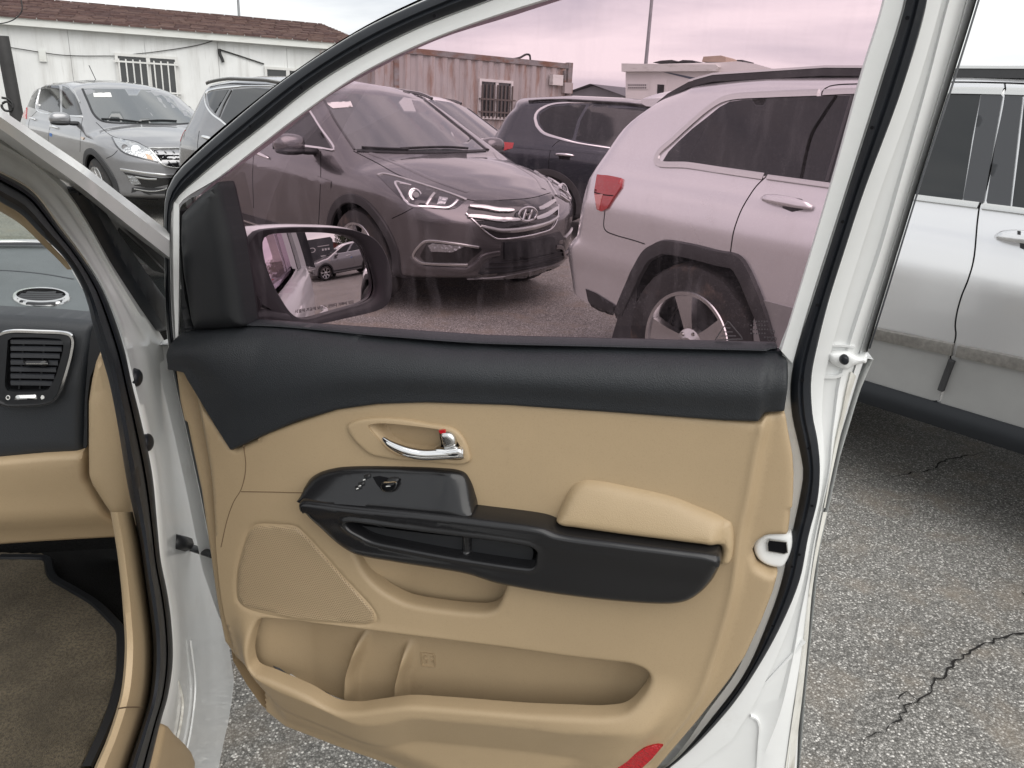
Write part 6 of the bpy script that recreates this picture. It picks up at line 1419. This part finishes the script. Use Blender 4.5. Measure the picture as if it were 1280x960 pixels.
DF = [(-80, 392), (0, 396), (60, 399), (117, 404), (118, 425), (112, 462), (110, 520), (109, 564), (104, 563), (60, 564), (0, 570), (-80, 578)]
def df_h(v, d): return .0 + .03 * sst(-v[:, 1], -.03, .10) - .02 * (1 - np.sqrt(np.maximum(0, 1 - (1 - np.clip(d / .02, 0, 1)) ** 2)))
dr_('dash_front', DF, df_h, M['dashblack'], rings=(.004, .01, .018), sk=-.08)
# side vent
VO = [(-6, 424), (2, 417), (14, 414), (50, 414.5), (80, 416), (88, 418.5), (91.5, 425), (90, 440), (82, 470), (74, 492), (66, 501), (55, 505), (30, 507), (5, 506), (-6, 500)]
VI = [(12, 424), (16, 420), (50, 420), (78, 422), (82, 427), (80, 440), (72, 468), (64, 484), (58, 487), (30, 488), (12, 487), (8, 480)]
sv = dr_('side_vent', VO, lambda v, d: .045 + dome(.004, .004)(v, d), M['black'], ref=.04, holes=[VI], skirt=.02, rings=(.002,))
ribbon('vent_rim', VO, .006, M['chrome'], fr=dsh, o=.046, th=.004, parent=sv, closed=True)
dr_('vent_well', VI, lambda v, d: .034 + 0 * d, M['void'], ref=.04, parent=sv, skirt=.001)
for i in range(7):
    y = 427 + i * 8.6; ribbon('vent_slat', [(14, y), (45, y + .3), (80 - i * 2.3, y + 1)], .010, M['satinblack'], fr=dsh, o=.042, th=.003, parent=sv, n=4)
for x in (30, 56): ribbon('vent_vane', [(x, 424), (x - 3, 455), (x - 6, 486)], .003, M['black'], fr=dsh, o=.038, th=.002, parent=sv)
dr_('vent_knob', [(30, 450), (60, 450), (62, 455), (58, 457), (32, 456)], lambda v, d: .050 + dome(.006, .003)(v, d), M['piano'], ref=.045, step=.006, parent=sv, skirt=.006)
ribbon('knob_glint', [(33, 454.5), (60, 454.5)], .0025, M['satin'], fr=dsh, o=.055, th=.001, parent=sv)
dr_('vent_wheel', [(20, 494), (45, 493.5), (47, 499), (18, 500)], lambda v, d: .050 + dome(.004, .003)(v, d), M['satin'], ref=.05, step=.005, parent=sv, skirt=.004)
ribbon('vent_symbol', [(10 + 2.2 * math.cos(q), 497 + 2.4 * math.sin(q)) for q in np.linspace(0, 6.28, 13)[:-1]], .0015, M['paper'], fr=dsh, o=.0495, th=.001, parent=sv, closed=True)
dr_('vent_symbol', [(50.5, 497), (52, 494), (55, 495), (55.5, 498), (52, 499.5)], lambda v, d: .050 + 0 * d, M['paper'], ref=.05, step=.003, parent=sv, skirt=.001)
# glovebox and beige side pieces
GB = [(-80, 579), (0, 571.5), (60, 566), (104, 563.5), (107, 570), (108, 598), (118, 620), (132, 645), (146, 664), (160, 676), (158, 681), (150, 683), (100, 686), (50, 689), (0, 692.5), (-80, 700)]
def gb_h(v, d): return .035 + .012 * sst(v[:, 1], dsh.uv(50, 640, .04)[1], dsh.uv(50, 575, .04)[1]) - .035 * sst(-v[:, 1], -dsh.uv(50, 640, .04)[1], -dsh.uv(50, 690, .04)[1]) - .015 * (1 - np.sqrt(np.maximum(0, 1 - (1 - np.clip(d / .012, 0, 1)) ** 2)))
dr_('glovebox', GB, gb_h, M['beige'], ref=.03, rings=(.003, .008, .012), sk=-.25)
SPn = [(126, 436), (132, 462), (136, 482), (146, 525), (153, 568), (160, 612), (164, 650), (165, 662), (160, 667.5), (146, 655), (128, 630), (113, 606), (109.5, 596), (109, 560), (109, 505), (113, 478), (118, 455)]
dr_('end_panel', SPn, lambda v, d: .050 + dome(.02, .03)(v, d), M['beige'], ref=.06, rings=(.004, .01, .02), sk=-.1, step=.015)
dr_('end_cap', [(117, 405), (124, 432), (127, 446), (122, 452), (113, 470), (109, 500), (109, 560), (104, 562), (106, 500), (110, 450), (113, 420)], lambda v, d: .03 + 0 * d, M['black'], ref=.03, skirt=.06)
# windscreen and the strip of its lower edge
wsP = Plane((-.9, 2.25, 1.2), (.978, .21, 0), (.1, -.45, .9)); wsP.n = wsP.n if wsP.n.y < 0 else -wsP.n
def wglass():
    m = bpy.data.materials.new('windscreen_green_glass'); m.use_nodes = True; t = m.node_tree; t.nodes.clear(); n = t.nodes.new; l = t.links.new
    o = n('ShaderNodeOutputMaterial'); tr = n('ShaderNodeBsdfTransparent'); gs = n('ShaderNodeBsdfGlossy'); m1 = n('ShaderNodeMixShader'); tr.inputs[0].default_value = (.72, .78, .70, 1); gs.inputs['Roughness'].default_value = 0
    m1.inputs[0].default_value = .08; l(tr.outputs[0], m1.inputs[1]); l(gs.outputs[0], m1.inputs[2]); l(m1.outputs[0], o.inputs[0]); return m
relief('windscreen', [(-300, 150), (20, 225), (75, 308), (0, 308), (-300, 320)], lambda v, d: 0 * d, wglass(), fr=wsP, step=.3, parent=van, skirt=0)
ribbon('cowl_edge', [(-120, 303), (0, 302), (30, 302), (66, 303)], .020, M['satin'], fr=dtop, o=.012, th=.004, parent=dash)
ribbon('cowl_rubber', [(-120, 305.5), (0, 304.5), (30, 304.5), (66, 305)], .02, M['rubber'], fr=dtop, o=.010, th=.003, parent=dash)
bl('pillar_trim', [([(-60, 205), (0, 252), (25, 267), (50, 292), (82, 325), (90, 337)], -.01), ([(-60, 212), (0, 258), (22, 273), (45, 298), (70, 322), (84, 337)], -.02), ([(-60, 222), (0, 264), (18, 275), (38, 290), (54, 302), (66, 316)], -.08)], M['beige'], n=30)
# floor, mat, tunnel, far side, roof
fl = Plane((-1.2, 1.3, .30), (.978, .21, 0), (-.21, .978, 0))
def bw(u, v_, z): return Vector((-.56, 1.12, 0)) - BN * u - BY * v_ + UP * z      # u inwards, v forwards
def slab(name, u0, u1, v0, v1, z0, z1, m, par=van):
    c = [bw(u0, v0, z0), bw(u1, v0, z0), bw(u1, v1, z0), bw(u0, v1, z0), bw(u0, v0, z1), bw(u1, v0, z1), bw(u1, v1, z1), bw(u0, v1, z1)]
    return mesh(name, c, [(0, 1, 2, 3), (7, 6, 5, 4), (0, 4, 5, 1), (1, 5, 6, 2), (2, 6, 7, 3), (3, 7, 4, 0)], m, par, smooth=False)
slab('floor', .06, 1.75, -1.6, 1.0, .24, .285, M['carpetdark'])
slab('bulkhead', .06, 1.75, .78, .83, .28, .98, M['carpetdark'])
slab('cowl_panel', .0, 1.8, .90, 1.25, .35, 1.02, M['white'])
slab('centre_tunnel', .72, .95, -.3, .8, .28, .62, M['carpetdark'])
slab('far_side', 1.80, 1.86, -2.6, .9, .30, 1.05, M['white'])
slab('sill', .03, .10, -1.2, .30, .22, .30, M['white'])
for q in ((-.75, 1.05),): slab('far_pillar', 1.70, 1.8, q[0], q[0] + .08, q[1], 1.66, M['white'])
MATP = [(-80, 690), (0, 696), (56, 697.5), (60, 701), (62, 712), (67, 722), (90, 736), (118, 753), (140, 774), (150, 786), (152, 800), (151, 840), (146, 866), (138, 893), (124, 926), (108, 960), (90, 1010), (-80, 1010)]
uM = None
matp = relief('carpet_mat', MATP, lambda v, d: .008 + dome(.010, .012)(v, d) + .0015 * np.sin(v[:, 0] * 190 + 3 * np.sin(v[:, 1] * 23)), M['carpet'], fr=fl, step=.02, parent=None, skirt=.02, rings=(.004, .010))
tag(matp, 'brown carpet mat with black edging in the passenger footwell', 'floor mat')
ribbon('edging', MATP[1:-2], .02, M['black'], fr=fl, o=.020, th=.004, parent=matp)
# ================================================================== what the door mirror shows, away to the right
def copy_tree(o, parent=None):
    c = o.copy(); COL.objects.link(c)
    if parent: c.parent = parent; c.matrix_parent_inverse = o.matrix_parent_inverse
    for ch in list(o.children): copy_tree(ch, c)
    return c
m0 = Vector((-.32, 1.35, 0))
def polar(az, dst): return m0 + Vector((math.cos(R(az)) * dst, math.sin(R(az)) * dst, 0))
q = polar(AZS + .6, 14.0)
cs = copy_tree(s2.root); cs.location = q; cs.rotation_euler = (0, 0, R(-112)); cs['label'] = 'silver crossover seen small in the door mirror, parked out in the open yard'
cs['category'] = 'car'; cs.name = 'silver_grey_crossover'
# box van with a dark lettered back
bvp = polar(AZS - 5.2, 14.0); ya = R(AZS - 5.2)
bv = empty('box_van', bvp, ya, label='dark-backed van with white lettering, seen small in the door mirror beside the door edge', cat='van')
Pv = Plane(bvp - Vector((math.cos(ya), math.sin(ya), 0)) * 0, (math.sin(ya), -math.cos(ya), 0), (0, 0, 1)); 
if Pv.n.dot(m0 - bvp) < 0: Pv.n = -Pv.n
M['vanback'] = mat('dark_van_back', (.02, .024, .03), .25, 0, coat=.5)
prism('body', Pv, [(-.88, .95), (.88, .95), (.86, 1.9), (.74, 2.02), (-.74, 2.02), (-.86, 1.9)], -4.2, 0, M['vanback'], bv)
prism('lower_body', Pv, [(-.9, .32), (.9, .32), (.89, .945), (-.89, .945)], -4.25, .03, P_SP, bv)
for sx in (-1, 1):
    prism('tail_light', Pv, [(sx * .72, .96), (sx * .85, .96), (sx * .85, 1.3), (sx * .74, 1.25)], 0, .03, M['taillight'], bv)
    for oo in (-.9, -3.5):
        V = [Pv.pt(sx * uu, .33 + .33 * math.sin(k * math.pi / 12), oo + .33 * math.cos(k * math.pi / 12)) for uu in (.70, .91) for k in range(24)]
        mesh('wheel', V, grid_faces(2, 24, True) + [tuple(range(24)), tuple(range(24, 48))], M['tyre'], bv, auto=40)
for (x, z, w_, h_) in ((-.62, 1.62, .7, .03), (-.62, 1.40, .12, .10), (-.44, 1.40, .12, .10), (-.26, 1.40, .10, .10), (-.55, 1.12, .5, .05)):
    prism('lettering', Pv, [(x, z), (x + w_, z), (x + w_, z + h_), (x, z + h_)], .0, .012, M['paper'], bv)
V = [Pv.pt(.42 + a * math.cos(t), 1.5 + a * .6 * math.sin(t), .012) for a in (.20, .15) for t in np.linspace(0, 2 * math.pi, 25)[:-1]]
mesh('oval_logo', V, grid_faces(2, 24, True), M['paper'], bv, smooth=False)
rbp = polar(AZS - 2.2, 66); ya = R(AZS - 2.2); Pr = Plane(rbp, (math.sin(ya), -math.cos(ya), 0), (0, 0, 1))
if Pr.n.dot(m0 - rbp) < 0: Pr.n = -Pr.n
rb = empty('red_warehouse', rbp, ya, label='dull red warehouse with a low gable, seen small in the door mirror', cat='warehouse')
M['redwall'] = dirt(mat('dull_red_sheet_wall', (.20, .045, .035), .7, 0, vary=(.5, .3)), (.12, .05, .04), (2, 2, .4))
prism('wall', Pr, [(-3.2, 0), (3.2, 0), (3.2, 3.0), (0, 3.8), (-3.2, 3.0)], -9, 0, M['redwall'], rb)
for sx in (-1, 1): prism('roof', Pr, [(0, 3.82), (sx * 3.6, 2.93), (sx * 3.6, 3.03), (0, 3.92)], -9.3, .4, M['shingle'][0], rb)
prism('door', Pr, [(-1.4, 0), (1.2, 0), (1.2, 2.5), (-1.4, 2.5)], 0, .06, M['rust'], rb)
rgt = random.Random(5)
M['leaf'] = mat('tree_leaves', (.06, .075, .04), .8, 0, vary=(.8, .5)); M['bark'] = mat('bark', (.08, .065, .05), .9)
for k in range(5):
    p = polar(AZS + 1.2 + k * 1.6, 46 + rgt.uniform(-4, 4)); hh = rgt.uniform(3.6, 5.2)
    tr = empty('tree', p, label=('leftmost', 'second', 'middle', 'fourth', 'rightmost')[k] + ' of the hazy trees on the skyline inside the door mirror', cat='tree', group='trees beyond the yard')
    ptube('trunk', [p, p + Vector((.1, 0, hh * .55))], .14, M['bark'], tr, rf=lambda t: 1 - .5 * t)
    for b_ in range(4):
        a = rgt.uniform(0, 6.28); ptube('limb', [p + Vector((0, 0, hh * .4)), p + Vector((math.cos(a) * 1.0, math.sin(a) * 1.0, hh * .75))], .06, M['bark'], tr, n=6)
    V = []; f = []
    for i in range(900):
        a, c_2 = rgt.uniform(0, 6.28), rgt.uniform(-1, 1); rr = rgt.uniform(.35, 1) ** .5 * (1 + .25 * math.sin(3 * a + k)); s_ = math.sqrt(1 - c_2 * c_2)
        c = p + Vector((1.7 * rr * s_ * math.cos(a), 1.7 * rr * s_ * math.sin(a), hh * .68 + hh * .34 * rr * c_2)); d1 = Vector((rgt.uniform(-1, 1), rgt.uniform(-1, 1), rgt.uniform(-1, 1))).normalized() * .16; d2 = d1.orthogonal().normalized() * .11
        n0 = len(V); V += [c - d1, c + d2, c + d1, c - d2]; f.append((n0, n0 + 1, n0 + 2, n0 + 3))
    tag(mesh('crown', V, f, M['leaf'], tr, smooth=False), kind='stuff')
